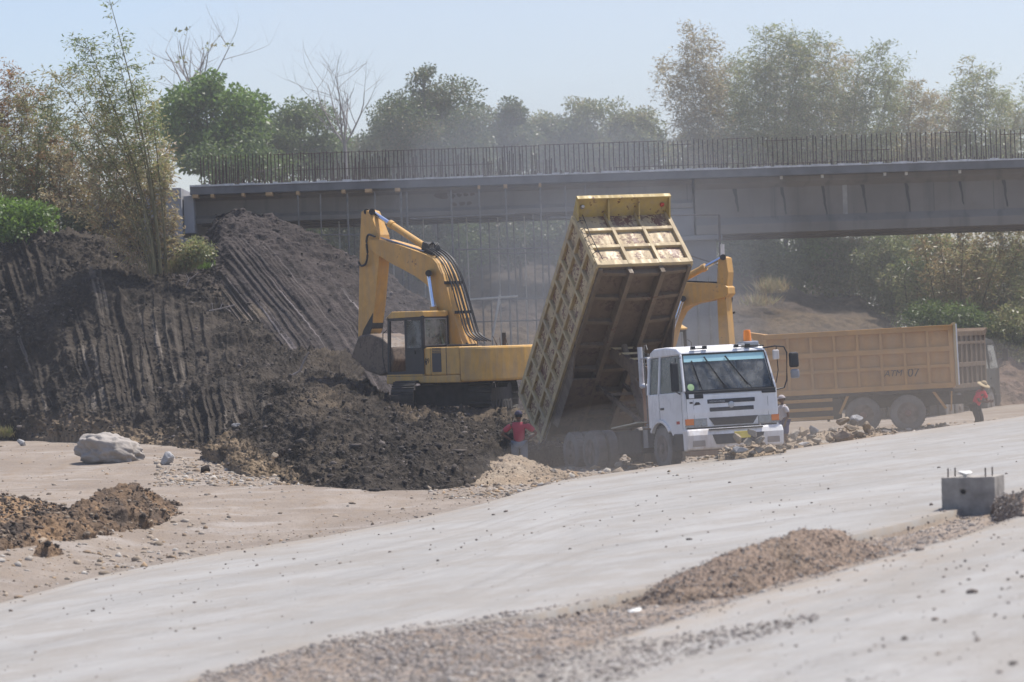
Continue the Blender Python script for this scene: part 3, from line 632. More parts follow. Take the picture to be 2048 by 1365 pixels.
def tree(name, px, pyb, pyt, s, wid, kind, label, seed, blobs=26, leaves=230, ls=(.16, .34), bk='grey', group=None, blobr=.5, top_bias=.0, lw=.5, trunk=True, cat='tree', hole=0):
    """broadleaf tree: crown spans pyt..pyb at pixel column px, wid pixels wide"""
    rnd = random.Random(seed); g = np.random.default_rng(seed)
    c0 = at(px, pyb, s); c1 = at(px, pyt, s); H = c1[2]-c0[2]; W = wid/s/2
    root = empty(name, Matrix.Translation(V((c0[0], c0[1], c0[2]))))
    tag(root, label, cat, group)
    cen = []
    while len(cen) < blobs:
        u = g.uniform(-1, 1, 3); r = np.linalg.norm(u)
        if r > 1 or r < .35: continue
        z = .55+.45*u[2]; sh = 1.0 if z > .5 else .75+.5*z
        cen.append((u[0]*W*sh*.9, u[1]*W*sh*.8, H*(z*.92+.02)))
    cen = np.array(cen)
    if trunk:
        m = MB(); th = H*.45
        m.tube([(0, 0, -3), (rnd.gauss(0, .05), 0, th*.5), (rnd.gauss(0, .15), 0, th)], [.05*H**.8*.4+.05, .04*H**.8*.4+.03, .05], 7)
        for c in cen[::2]:
            a = V((0, 0, th*rnd.uniform(.3, 1))); b = V(c); mid = a.lerp(b, .5)+V((rnd.gauss(0, .15), rnd.gauss(0, .15), -.1*H*.3)); m.tube([a, mid, b], [.05, .035, .012], 5, cap=False)
        m.build('trunk', BK[bk], root)
    leaves = leaves*1.6; ls = (ls[0]*.72, ls[1]*.78)
    P = []; D = []; Tn = []
    for c in cen:
        n = int(leaves*g.uniform(.6, 1.4)); rad = blobr*W*g.uniform(.28, .5)+.22
        p = g.normal(size=(n, 3)); p /= np.linalg.norm(p, axis=1, keepdims=True); p *= (g.random((n, 1))**.45)*rad*np.array([1.15, 1.15, .8])
        P.append(c+p); D.append(p/rad*.8+g.normal(size=(n, 3))*.55+np.array([0, 0, -.25])); Tn.append(g.normal(.5, .22, n)+g.normal(0, .12))
    P = np.concatenate(P); D = np.concatenate(D); Tn = np.concatenate(Tn); n = len(P); L = g.uniform(*ls, n)
    leaf_mesh(P, D, L, L*lw, LM[kind], 'crown', root, Tn); return root
def bare(name, px, pyb, pyt, s, label, seed, bk='pale', spread=.5, nb=(3, 5), r=.13, frac=.5, leaf=None):
    rnd = random.Random(seed); c0 = at(px, pyb, s); c1 = at(px, pyt, s); H = c1[2]-c0[2]
    root = empty(name, Matrix.Translation(V(c0))); tag(root, label, 'tree')
    m = MB(); tips = []; m.tube([(0, 0, -1.5), (.03, 0, H*.12), (0, 0, H*.22)], [r*1.2, r, r*.85], 8)
    for k in range(6):
        a = k*1.05+rnd.uniform(-.3, .3); branch(m, V((0, 0, H*rnd.uniform(.14, .24))), V((math.cos(a)*spread, math.sin(a)*spread, 1)), H*rnd.uniform(.52, .74), r*.55, 1, rnd, tips, .22, nb, .22)
    m.build('trunk', BK[bk], root)
    if leaf:
        g = np.random.default_rng(seed); t = np.array([q for q, d in tips]); k = g.choice(len(t), min(len(t), leaf)); P = np.repeat(t[k], 6, 0)+g.normal(0, .1, (len(k)*6, 3)); L = g.uniform(.15, .3, len(P))
        leaf_mesh(P, g.normal(size=P.shape), L, L*.5, LM['olive'], 'crown', root, g.random(len(P)))
    return root
def bamboo(name, px, pyb, s, culms, label, seed, kind='bamboo', dens=1.0, group=None, bk='culm', low=.32, ln=(.14, .32), droop=.5, r0=.045, spread_b=.9):
    """culms: list of (base dx px, tip x px, tip y px)"""
    rnd = random.Random(seed); g = np.random.default_rng(seed); c0 = at(px, pyb, s)
    root = empty(name, Matrix.Translation(V(c0))); tag(root, label, 'bamboo', group)
    P = []; D = []; Tn = []; tw = MB()
    for (dx, tx, ty, *fk) in culms:
        b = np.array([dx/s, rnd.uniform(-.5, .5), 0]); tip = at(tx, ty, s)-c0; tip[1] += rnd.uniform(-1, 1)
        pts = []; n = 14
        for i in range(n+1):
            f = i/n; q = b+(tip-b)*np.array([f**1.5, f, f**.93]); pts.append(q)
        m = MB(); m.tube([tuple(q) for q in pts], [r0*(1-.86*i/n) for i in range(n+1)], 6); m.build('culm', BK[bk], root)
        H = np.linalg.norm(tip-b); nn = int(H*7.5*dens*(fk[0] if fk else 1)); ct = rnd.gauss(0, .13)
        for k in range(nn):
            f = low+(1-low)*rnd.random()**.85; i = min(int(f*n), n-1); q = pts[i]+(pts[i+1]-pts[i])*(f*n-i)
            a = rnd.uniform(0, 6.283); L = spread_b*rnd.uniform(.35, 1.1)*(1.25-.75*f)*(min(H, 9)/8)
            d = np.array([math.cos(a), math.sin(a)*.8, rnd.uniform(.0, .7)]); e = q+d*L; e[2] -= droop*L*L*.25
            mid = (q+e)/2+np.array([0, 0, .1*L]); tw.tube([tuple(q), tuple(mid), tuple(e)], [.008, .006, .003], 3, cap=False)
            ml = int(rnd.uniform(8, 17)); t = g.random((ml, 1))**.7
            p = np.where(t < .5, q+(mid-q)*t*2, mid+(e-mid)*(t*2-1))+g.normal(0, .10, (ml, 3)); P.append(p)
            D.append(d*.7+g.normal(0, .6, (ml, 3))+np.array([0, 0, -.45])); Tn.append(g.normal(.45+.25*(1-f)+ct, .2, ml))
    P = np.concatenate(P); D = np.concatenate(D); Tn = np.concatenate(Tn); L = g.uniform(*ln, len(P))
    tw.build('twigs', BK[bk], root)
    leaf_mesh(P, D, L, L*.19+.014, LM[kind], 'foliage', root, Tn); return root
# --- the planted left end
bamboo('bamboo_clump', 325, 548, 54.5, [(0, 216, -25, .16), (-6, 265, 150, .9), (-14, 175, 85), (-18, 110, 150), (8, 305, 215, .8), (-4, 232, 95, .7), (-10, 150, 130), (-24, 95, 230), (-12, 200, 170)], 'tall bamboo clump with one bare culm rising above the dark embankment', 31, 'bamboo', 1.45, r0=.055, low=.42, spread_b=1.6, ln=(.10, .24))
bamboo('bamboo_clump', 318, 552, 54.2, [(-20, 130, 330), (-10, 190, 300), (0, 250, 280), (10, 330, 300), (16, 330, 330), (-30, 90, 390), (24, 350, 420), (4, 290, 360), (-16, 220, 400)], 'dry straw-coloured bamboo growing round the foot of the tall clump', 32, 'straw', 2.2, bk='culm_dry', low=.10, spread_b=1.25, r0=.035, ln=(.10, .24))
bamboo('bamboo_clump', 40, 470, 49, [(-60, -40, 120), (-30, 20, 130), (0, 60, 190), (20, 110, 250), (-80, -90, 150), (30, 130, 330), (0, 20, 260), (-20, -10, 200), (10, 75, 180), (0, 95, 300), (-10, 50, 330), (-40, 0, 340), (20, 120, 390)], 'rust-brown bamboo clump leaning at the edge of the bank', 33, 'rust', 2.4, low=.15, spread_b=1.5, ln=(.10, .25))
bamboo('bamboo_clump', 160, 480, 50, [(-40, 90, 300), (-10, 150, 310), (20, 200, 330), (40, 260, 320), (0, 170, 380), (30, 230, 400), (-30, 110, 370), (-60, 60, 340), (50, 300, 380), (10, 190, 290), (-20, 120, 280)], 'thin rust-and-green bamboo before the wing wall', 34, 'rust', 2.0, low=.1, spread_b=1.3, ln=(.10, .24))
bamboo('bamboo_clump', 235, 500, 51, [(-60, 150, 250), (-30, 200, 220), (0, 240, 240), (30, 290, 250), (60, 320, 290), (-80, 110, 290), (60, 300, 340), (10, 260, 320), (-20, 190, 330), (30, 275, 340), (-40, 140, 360)], 'golden tan bamboo thicket filling behind the tall bare culm', 35, 'straw', 2.2, low=.1, spread_b=1.5, ln=(.10, .24))
bamboo('bamboo_clump', 100, 480, 50, [(-60, 40, 150), (-30, 90, 200), (0, 110, 180), (30, 150, 240), (-80, 0, 240), (20, 130, 300), (-10, 70, 280), (-50, 20, 330), (10, 90, 380)], 'olive brown bamboo thicket between the frame-edge clump and the wing wall', 36, 'olive', 2.2, low=.1, spread_b=1.5, ln=(.10, .24))
tree('bush', 20, 515, 395, 52.4, 190, 'bright', 'bright green bush on the bank below the rust-brown bamboo', 41, 24, 240, (.14, .28), cat='bush', trunk=False)
tree('bush', 140, 500, 430, 51, 130, 'olive', 'low olive bush in front of the grey wing wall', 42, 14, 180, (.12, .24), cat='bush', trunk=False)
tree('bush', 385, 530, 470, 54.5, 90, 'olive', 'small yellow-green bush between bamboo foot and scraped slope', 43, 12, 110, (.1, .22), cat='bush', trunk=False)
tree('broadleaf_tree', 430, 370, 140, 46, 235, 'bright', 'bright green broadleaf tree with clumped leaves beside the tall bamboo', 44, 34, 330, (.18, .36), blobr=.62, lw=.62, bk='grey')
tree('broadleaf_tree', 605, 380, 190, 45, 170, 'mid', 'mid-green tree standing left of the bare pale tree', 45, 26, 300, (.14, .28), bk='grey', blobr=.6)
tree('broadleaf_tree', 480, 395, 270, 47, 260, 'mid', 'low green tree behind the left end of the rebar', 46, 24, 200, (.14, .3), bk='pale', blobr=.55)
bare('bare_tree', 690, 330, 118, 46, 'leafless pale tree standing behind the bridge deck', 51, 'pale', .66, (4, 5), .085)
bare('bare_tree', 395, 250, 34, 45, 'leafless twiggy tree with a few last leaves above the bright green tree', 52, 'pale', .8, (3, 4), .09, leaf=8)
# --- behind the middle of the bridge
tree('broadleaf_tree', 868, 390, 152, 44, 270, 'dark', 'large dense dark tree behind the middle of the bridge', 61, 54, 420, (.13, .26), blobr=.62)
tree('broadleaf_tree', 848, 200, 130, 44, 50, 'dark', 'thin leafy shoot rising out of the large dense dark tree', 62, 9, 70, (.13, .24), blobr=.6)
tree('broadleaf_tree', 760, 400, 245, 43, 130, 'dark', 'small dark tree right of the bare pale tree', 63, 20, 260, (.13, .26))
tree('broadleaf_tree', 1030, 385, 178, 43, 120, 'dark', 'narrow dark tree right of the large dense one', 64, 24, 260, (.13, .26), blobr=.6)
tree('broadleaf_tree', 1115, 390, 215, 42, 150, 'dark', 'rounded hazy tree behind the rebar in the smoke', 65, 26, 260, (.13, .26))
tree('broadleaf_tree', 1215, 390, 178, 42, 170, 'olive', 'taller olive tree left of the bamboo grove', 66, 30, 240, (.13, .26))
tree('broadleaf_tree', 1310, 385, 262, 42, 120, 'dark', 'short dark tree at the foot of the tan bamboo', 67, 18, 220, (.13, .26))
tree('broadleaf_tree', 950, 400, 270, 42.5, 180, 'dark', 'low dark tree filling in below the large dense one', 68, 22, 240, (.13, .26))
for i, (px, a, b, w_, lab) in enumerate(((700, 395, 262, 120, 'low green tree at the foot of the bare pale tree'), (800, 395, 215, 130, 'dark leafy tree pressed against the large dense one'), (985, 395, 215, 120, 'dark tree filling the notch beside the narrow dark tree'), (1080, 395, 205, 120, 'hazy green tree between the narrow dark and the rounded one'), (1165, 395, 190, 120, 'hazy feathery tree right of the rounded one'), (1270, 395, 205, 120, 'hazy green tree before the tan bamboo'), (560, 395, 225, 130, 'green tree between the bright one and the bare pale one'))):
    tree('broadleaf_tree', px, a, b, 41.5+.1*i, w_, 'dark' if i in (1, 2) else 'mid' if i in (0, 6) else 'olive', lab, 180+i, 26, 250, (.13, .26), blobr=.66)
for i, (px, cu, kd, lab) in enumerate(((1475, [(0, 1470, 120), (-20, 1440, 160), (16, 1500, 140), (6, 1480, 200)], 'bamboo', 'green bamboo filling between the tan and the feathery one'), (1580, [(0, 1585, 95), (-20, 1550, 120), (16, 1610, 130), (4, 1600, 190)], 'straw', 'tan bamboo showing between the feathery and the tallest one'), (1680, [(0, 1690, 120), (-16, 1660, 130), (18, 1720, 150), (4, 1700, 210)], 'straw', 'tan bamboo right of the tallest one'), (1780, [(0, 1800, 150), (-20, 1770, 170), (18, 1830, 170), (4, 1810, 220)], 'bamboo', 'green bamboo behind the short pale one'), (1895, [(0, 1895, 185), (-14, 1870, 210), (12, 1915, 200)], 'bamboo', 'green bamboo left of the slender one'), (2000, [(0, 2000, 190), (-14, 1980, 180), (16, 2035, 200)], 'bamboo', 'green bamboo behind the slender one'))):
    bamboo('bamboo_clump', px, 470, 41.5, cu, lab, 190+i, kd, 2.2, low=.15, spread_b=1.9, r0=.045, ln=(.12, .27))
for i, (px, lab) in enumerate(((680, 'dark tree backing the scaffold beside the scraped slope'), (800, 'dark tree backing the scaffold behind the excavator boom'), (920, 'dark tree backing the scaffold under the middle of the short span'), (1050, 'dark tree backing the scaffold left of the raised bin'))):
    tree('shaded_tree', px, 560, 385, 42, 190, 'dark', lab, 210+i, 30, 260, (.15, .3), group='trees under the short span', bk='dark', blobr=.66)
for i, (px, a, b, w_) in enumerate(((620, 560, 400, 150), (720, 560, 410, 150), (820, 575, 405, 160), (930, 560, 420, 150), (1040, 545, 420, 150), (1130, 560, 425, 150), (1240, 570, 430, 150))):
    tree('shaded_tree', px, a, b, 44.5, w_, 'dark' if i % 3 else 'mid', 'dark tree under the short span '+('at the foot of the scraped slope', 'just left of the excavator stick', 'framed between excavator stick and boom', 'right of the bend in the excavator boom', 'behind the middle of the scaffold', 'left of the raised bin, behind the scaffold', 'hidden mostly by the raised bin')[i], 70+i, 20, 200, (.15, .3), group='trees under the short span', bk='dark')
# --- bamboo grove behind the long span
grove = [(1420, [(0, 1365, 110), (-10, 1320, 120), (10, 1400, 75), (20, 1440, 130), (-4, 1345, 170), (14, 1420, 170), (0, 1385, 55)], 'straw', 'tan-leaved bamboo leaning left at the edge of the grove'),
 (1530, [(0, 1530, 60), (-20, 1490, 120), (14, 1560, 75), (26, 1600, 90), (-30, 1470, 170), (8, 1545, 110), (0, 1510, 150)], 'bamboo', 'tall green-grey bamboo with a feathery top, next to the tan one'),
 (1620, [(0, 1620, 70), (-16, 1585, 62), (14, 1655, 90), (24, 1670, 130), (4, 1640, 150), (-10, 1600, 170)], 'bamboo', 'tallest bamboo at the crest of the grove'),
 (1710, [(0, 1760, 95), (-10, 1720, 110), (14, 1790, 130), (-20, 1690, 190), (6, 1745, 170), (20, 1800, 200)], 'bamboo', 'bamboo whose culms lean to the right'),
 (1830, [(0, 1860, 190), (-20, 1820, 170), (10, 1890, 200), (26, 1920, 230), (-6, 1840, 230)], 'straw', 'short pale bamboo in the dip of the grove'),
 (1960, [(0, 1945, 120), (-10, 1920, 170), (10, 1975, 140), (20, 2000, 200), (34, 2040, 215), (-4, 1950, 220)], 'bamboo', 'slender green bamboo standing by itself at the far end of the bridge'),
 (2090, [(0, 2080, 150), (10, 2120, 130), (-14, 2055, 240), (24, 2150, 200)], 'bamboo', 'bamboo cut by the frame edge past the last of the rebar')]
for i, (px, cu, kd, lab) in enumerate(grove):
    bamboo('bamboo_clump', px, 470, 43, cu, lab, 90+i, kd, 2.3, low=.2, spread_b=1.8, r0=.045, ln=(.12, .27))
for i, (px, t_, w_, kd) in enumerate(((1395, 250, 110, 'olive'), (1480, 235, 140, 'dark'), (1570, 235, 130, 'olive'), (1660, 240, 130, 'olive'), (1760, 250, 130, 'olive'), (1850, 262, 130, 'olive'), (1915, 240, 90, 'mid'), (2000, 260, 130, 'olive'))):
    tree('grove_tree', px, 400, t_, 42.5, w_, kd, 'bushy low tree behind the long span, '+('under the tan-leaved leaning bamboo', 'darkest one at the foot of the bamboo grove', 'between the feathery and the tallest bamboo', 'under the tallest bamboo', 'under the right-leaning culms', 'below the short pale bamboo', 'mid-green between pale and slender bamboo', 'under the slender bamboo at the far end')[i], 110+i, 18, 190, (.13, .26), group='low trees in the bamboo grove')
# --- plants under the long span
for i, (px, a, b, s_, w_, kd, lab) in enumerate((
   (1500, 560, 470, 42.8, 130, 'mid', 'green shrub with large pale leaves right behind the second excavator arm'), (1600, 590, 450, 42.6, 170, 'bright', 'bright green tree on the bank under the long span'),
   (1570, 575, 520, 43, 110, 'mid', 'pale green shrub at the crest of the earth bank'), (1700, 600, 450, 42.8, 170, 'olive', 'olive tree standing mid-span above the earth bank'),
   (1790, 670, 450, 44, 170, 'olive', 'tall olive thicket tree behind the yellow truck body'), (1880, 720, 450, 45, 180, 'bamboo', 'yellowish thicket tree behind the tailgate of the parked truck'),
   (1965, 760, 460, 46, 170, 'bamboo', 'yellow-green thicket tree above the dark truck cab'), (2050, 770, 470, 46, 180, 'olive', 'olive thicket tree beside the reddish rubble bank'), (1900, 750, 600, 48, 200, 'mid', 'low green thicket between parked trucks and hillside'), (2020, 765, 620, 48, 180, 'olive', 'low olive thicket behind the reddish rubble'))):
    tree('thicket_tree', px, a, b, s_, w_, kd, lab, 130+i, 30, 240, (.14, .28), blobr=.6)
bamboo('bamboo_clump', 1930, 700, 47, [(0, 1990, 440), (-30, 1880, 430), (20, 2030, 430), (-50, 1830, 450), (-10, 1930, 440), (40, 2070, 440)], 'leaning bamboo poles with tan leaves under the long span', 150, 'straw', 1.8, low=.1, spread_b=1.3)
for i, (px, py, s_, cu, kd, lab) in enumerate((
   (1660, 600, 42.7, [(0, 1640, 440), (-20, 1600, 450), (20, 1690, 430), (6, 1665, 470), (-8, 1620, 500)], 'bamboo', 'yellow-green bamboo between the bright green tree and the thicket'),
   (1840, 690, 45, [(0, 1830, 440), (-20, 1800, 470), (20, 1870, 430), (6, 1850, 520), (30, 1890, 560)], 'bamboo', 'yellow-green bamboo right behind the body of the parked truck'),
   (2010, 740, 46.5, [(0, 2000, 440), (-30, 1960, 480), (20, 2040, 430), (6, 2020, 520), (-14, 1980, 580), (30, 2060, 560)], 'olive', 'green bamboo behind the reddish rubble bank'),
   (1925, 735, 46.5, [(0, 1915, 500), (-30, 1880, 520), (20, 1950, 490), (6, 1935, 580), (-14, 1900, 620)], 'straw', 'tan bamboo spray behind the dark truck'),
   (2090, 760, 47, [(0, 2080, 440), (-30, 2050, 480), (20, 2110, 430), (-14, 2060, 600)], 'bamboo', 'yellow-green bamboo at the right frame edge under the bridge'),
   (1735, 605, 42.9, [(0, 1725, 470), (-20, 1700, 500), (20, 1760, 480), (6, 1745, 540)], 'straw', 'tan bamboo at the right shoulder of the earth bank'))):
    bamboo('bamboo_clump', px, py, s_, cu, lab, 170+i, kd, 1.9, low=.05, spread_b=1.6, ln=(.13, .28))
bamboo('bamboo_clump', 1760, 620, 43, [(0, 1770, 440), (-30, 1700, 440), (30, 1820, 440), (10, 1790, 450)], 'straight dry bamboo in the middle of the thicket', 151, 'straw', 1.6, low=.1, spread_b=1.3)
# grass tufts
def tuft(px, py, s, w_, h, n, label, seed, kind='grass'):
    g = np.random.default_rng(seed); c0 = at(px, py, s)
    root = tag(empty('grass_tuft', Matrix.Translation(V(c0))), label, 'grass tuft')
    P = np.stack([g.normal(0, w_*.4, n), g.normal(0, w_*.3, n), g.uniform(-.1, .02, n)], -1); D = np.stack([g.normal(0, .5, n), g.normal(0, .5, n), np.ones(n)], -1)
    leaf_mesh(P, D, g.uniform(.4, 1, n)*h, np.full(n, .03), LM[kind], 'blades', root, g.random(n))
tuft(10, 872, 57.5, .45, .5, 240, 'dry yellow grass tuft at the foot of the dark embankment', 160)
tuft(1545, 585, 45, .9, 1.0, 420, 'dry tan grass tuft on the earth bank right of the second excavator', 161, 'straw')
tuft(1520, 610, 45.5, .9, .8, 320, 'second dry grass tuft lower on the earth bank', 162, 'straw')
tuft(360, 545, 54.4, .5, .8, 300, 'pale grass tuft beside the foot of the bamboo', 163)
tuft(400, 535, 54, .6, .35, 260, 'short green grass on the earth between bamboo and slope', 164, 'bright')
# ------------------------------------------------------------------ trucks
def rotm(rz, ry, rx): return Matrix.Rotation(rz, 4, 'Z') @ Matrix.Rotation(ry, 4, 'Y') @ Matrix.Rotation(rx, 4, 'X')
def label(o, t): o['label'] = t; return o
def letter(txt, size, m, parent, name, origin, xdir, updir, shear=0, ext=.004, align='LEFT'):
    cu = bpy.data.curves.new(name, 'FONT'); cu.body = txt; cu.size = size; cu.extrude = ext; cu.shear = shear; cu.align_x = align
    cu.materials.append(m); o = bpy.data.objects.new(name, cu); COL.objects.link(o); o.parent = parent
    x = V(xdir).normalized(); z = x.cross(V(updir)).normalized(); y = z.cross(x)
    me = bpy.data.meshes.new_from_object(o); bpy.data.objects.remove(o); o = bpy.data.objects.new(name, me); COL.objects.link(o); o.parent = parent
    o.matrix_local = Matrix(((x.x, y.x, z.x, origin[0]), (x.y, y.y, z.y, origin[1]), (x.z, y.z, z.z, origin[2]), (0, 0, 0, 1))); return o
def wheel(parent, c, r, w_, out, dual=False, hub=None):
    """tyre with rim and hub; out is the outward side along y"""
    c = V(c); ax = V((0, out, 0))
    def tyre(o): return [(r*.60, -w_/2), (r*.9, -w_/2), (r*.985, -w_*.42), (r, -w_*.3), (r, w_*.3), (r*.985, w_*.42), (r*.9, w_/2), (r*.60, w_/2), (r*.60, -w_/2)]
    m = MB(); m.lathe(tyre(0), c, ax, 36)
    if dual: m.lathe(tyre(0), c-ax*(w_+.06), ax, 36)
    m2 = MB(); n = 40
    for k in range(n):
        a = 2*math.pi*k/n; p = c+V((math.cos(a)*r, 0, math.sin(a)*r)); t = V((-math.sin(a), 0, math.cos(a)))
        m.beam(p-ax*w_*.46, p+ax*w_*.46, .035, .02, up=(math.cos(a), 0, math.sin(a)))
    t_ = m.build('wheel', M['rubber'], parent, 0, True); t_.data.polygons.foreach_set('use_smooth', [False]*len(t_.data.polygons))
    d = MB()
    if dual: d.lathe([(r*.6, w_*.5), (r*.57, w_*.5), (r*.5, w_*.1), (r*.30, -w_*.05), (r*.26, w_*.25), (r*.2, w_*.32), (.0001, w_*.33)], c, ax, 28)
    else: d.lathe([(r*.6, w_*.5), (r*.57, w_*.52), (r*.52, w_*.2), (r*.36, w_*.45), (r*.22, w_*.5), (r*.2, w_*.62), (.0001, w_*.64)], c, ax, 28)
    for k in range(10):
        a = 2*math.pi*k/10; q = c+V((math.cos(a), 0, math.sin(a)))*r*.42; d.tube([q, q+ax*w_*.5], .018, 6)
    d.build('rim', M['rim'], t_, 0, False)
    d = MB(); d.lathe([(r*.2, w_*.3), (r*.2, w_*.55), (r*.13, w_*.66), (.0001, w_*.67)], c, ax, 20); d.build('hub', hub or M['rim'], t_)
    return t_
def make_bin(parent, Mloc, L, W, H, cols, rowf, mp, mr, mu, mc, canopy=.62, fcols=3, frows=(.33, .66), back_open=True, belt=0, fl=.0):
    b = W/2; t = .04; RIB = .068
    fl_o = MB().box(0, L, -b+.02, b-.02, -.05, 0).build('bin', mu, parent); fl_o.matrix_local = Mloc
    for s in (-1, 1):
        m = MB(); n = 2
        # slightly dished panels between the ribs
        us = np.linspace(0, L, cols*4+1); ws = np.linspace(0, H, 13); G = []
        for w_ in ws:
            for u in us:
                a = math.sin(math.pi*((u/L*cols) % 1)); cell = np.searchsorted(rowf, w_/H); lo = ([0]+list(rowf))[cell]; hi = (list(rowf)+[1])[cell]
                q = math.sin(math.pi*min(max((w_/H-lo)/(hi-lo), 0), 1)); G.append((u, s*(b-.02+.03*a*q+.012*math.sin(u*5+w_*3)), w_))
        nu = len(us); f = [(i*nu+j, i*nu+j+1, (i+1)*nu+j+1, (i+1)*nu+j) for i in range(len(ws)-1) for j in range(nu-1)]
        m.add(G, f); m.box(0, L, s*(b-.03)-.012, s*(b-.03)+.012, 0, H)
        side = m.build('side_panel', mp, fl_o)
        m = MB(); y0, y1 = (b-.02, b+RIB) if s > 0 else (-b-RIB, -b+.02)
        for z0, z1 in ((-.06, .10), (H-.14, H+.02)): m.box(-.06, L+.02, y0, y1, z0, z1)
        m.build('rail', mr, side, .012)
        for k, f_ in enumerate(rowf):
            wd = .16 if k == belt else .10
            e = .012 if k == belt else 0; MB().box(0, L, y0-(e if s < 0 else 0), y1+(e if s > 0 else 0), H*f_-wd/2, H*f_+wd/2).build('horizontal_rib', mr, side, .012)
        for i in range(cols+1):
            u = i*L/cols; wd = .15 if i in (0, cols) else .085
            e = .006; MB().box(max(u-wd/2, -.05), u+wd/2, y0+(-e if s < 0 else 0), y1+(e if s > 0 else 0), .10, H-.14).build('upright_rib', mr, side, .012)
    m = MB(); us = np.linspace(-b, b, fcols*6+1); ws = np.linspace(0, H, 17); G = []
    for w_ in ws:
        for v in us:
            a = math.sin(math.pi*(((v+b)/W*fcols) % 1)); cell = np.searchsorted(frows, w_/H); lo = ([0]+list(frows))[cell]; hi = (list(frows)+[1])[cell]
            q = math.sin(math.pi*min(max((w_/H-lo)/(hi-lo), 0), 1)); G.append((L+.0+.035*a*q, v, w_))
    nu = len(us); m.add(G, [(i*nu+j, i*nu+j+1, (i+1)*nu+j+1, (i+1)*nu+j) for i in range(len(ws)-1) for j in range(nu-1)]); m.box(L-.04, L-.005, -b, b, 0, H)
    fp = m.build('front_panel', mp, fl_o)
    for z0, z1 in [(-.06, .10)]+[(H*f_-.055, H*f_+.055) for f_ in frows]: MB().box(L-.01, L+RIB+.02, -b-.02, b+.02, z0, z1).build('cross_rib', mr, fp, .012)
    for i in range(fcols+1):
        v = -b+i*W/fcols; wd = .09 if 0 < i < fcols else .10
        MB().box(L-.01, L+RIB+.028, v-wd/2, v+wd/2, -.055, H-.02).build('upright_rib', mr, fp, .012)
    # canopy plate with gussets
    cm = MB(); cm.prism([(L-.02, -b-.03, H-.02), (L+canopy, -b-.03, H+.10), (L+canopy, -b-.03, H+.14), (L-.02, -b-.03, H+.03)], (0, W+.06, 0)); cm.box(L+canopy-.03, L+canopy+.02, -b-.03, b+.03, H+.02, H+.14)
    can = cm.build('canopy', mc, fl_o, .008)
    for v in (-b-.01, -b+W/3, -b+2*W/3, b+.01):
        MB().prism([(L+.02, v-.02, H-.35), (L+.02, v-.02, H), (L+canopy-.04, v-.02, H+.09), (L+canopy-.06, v-.02, H+.03)], (0, .04, 0)).build('gusset', mc, can)
    for v, mt in ((-b+.16, M['steel']), (b-.16, M['red'])):
        MB().lathe([(.055, 0), (.06, .03), (.03, .05), (.0001, .055)], (L+canopy*.55, v, H+.03), (.2, 0, -1), 14).build('lamp', mt, can)
    # underside
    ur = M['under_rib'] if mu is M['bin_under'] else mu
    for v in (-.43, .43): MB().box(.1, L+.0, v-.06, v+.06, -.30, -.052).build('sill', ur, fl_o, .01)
    for k in range(8):
        u = .25+k*(L-.4)/7
        for a, c in ((-b, -.49), (-.37, .37), (.49, b)): 
            if a == -.37 and 3 < k < 6: continue
            MB().prism([(u-.05, a, -.052), (u-.05, c, -.052), (u-.05, c, -.20 if abs(c) < abs(a) else -.12), (u-.05, a, -.12 if abs(c) < abs(a) else -.20)] if a != -.37 else [(u-.05, a, -.052), (u-.05, c, -.052), (u-.05, c, -.22), (u-.05, a, -.22)], (.1, 0, 0)).build('cross_member', ur, fl_o)
    for v in (-b+.05, b-.05): MB().box(0, L, v-.05, v+.05, -.16, -.052).build('edge_rail', ur, fl_o, .01)
    return fl_o
def chassis(root, xr, xf=1.2, z0=.72, z1=.98, axles=(-4.4, -5.7)):
    for s in (-.42, .42): MB().box(xr, xf, s-.04, s+.04, z0, z1).build('chassis_rail', M['dark_metal'], root)
    m = MB()
    for x in (xr+.1, -3.2, -2.0, -.8, .6): m.box(x-.06, x+.06, -.38, .38, z0+.02, z1-.02)
    for a in axles: m.tube([(a, -.95, .52), (a, .95, .52)], .11, 10); m.lathe([(.05, -.22), (.24, -.1), (.24, .1), (.05, .22)], (a, 0, .52), (1, 0, 0), 14)
    m.tube([(0, -1, .52), (0, 1, .52)], .08, 8); m.box(-.5, .9, -.36, .36, .55, 1.15); m.box(-1.6, -.5, -.2, .2, .55, .95)
    m.build('undercarriage', M['dark_metal'], root)
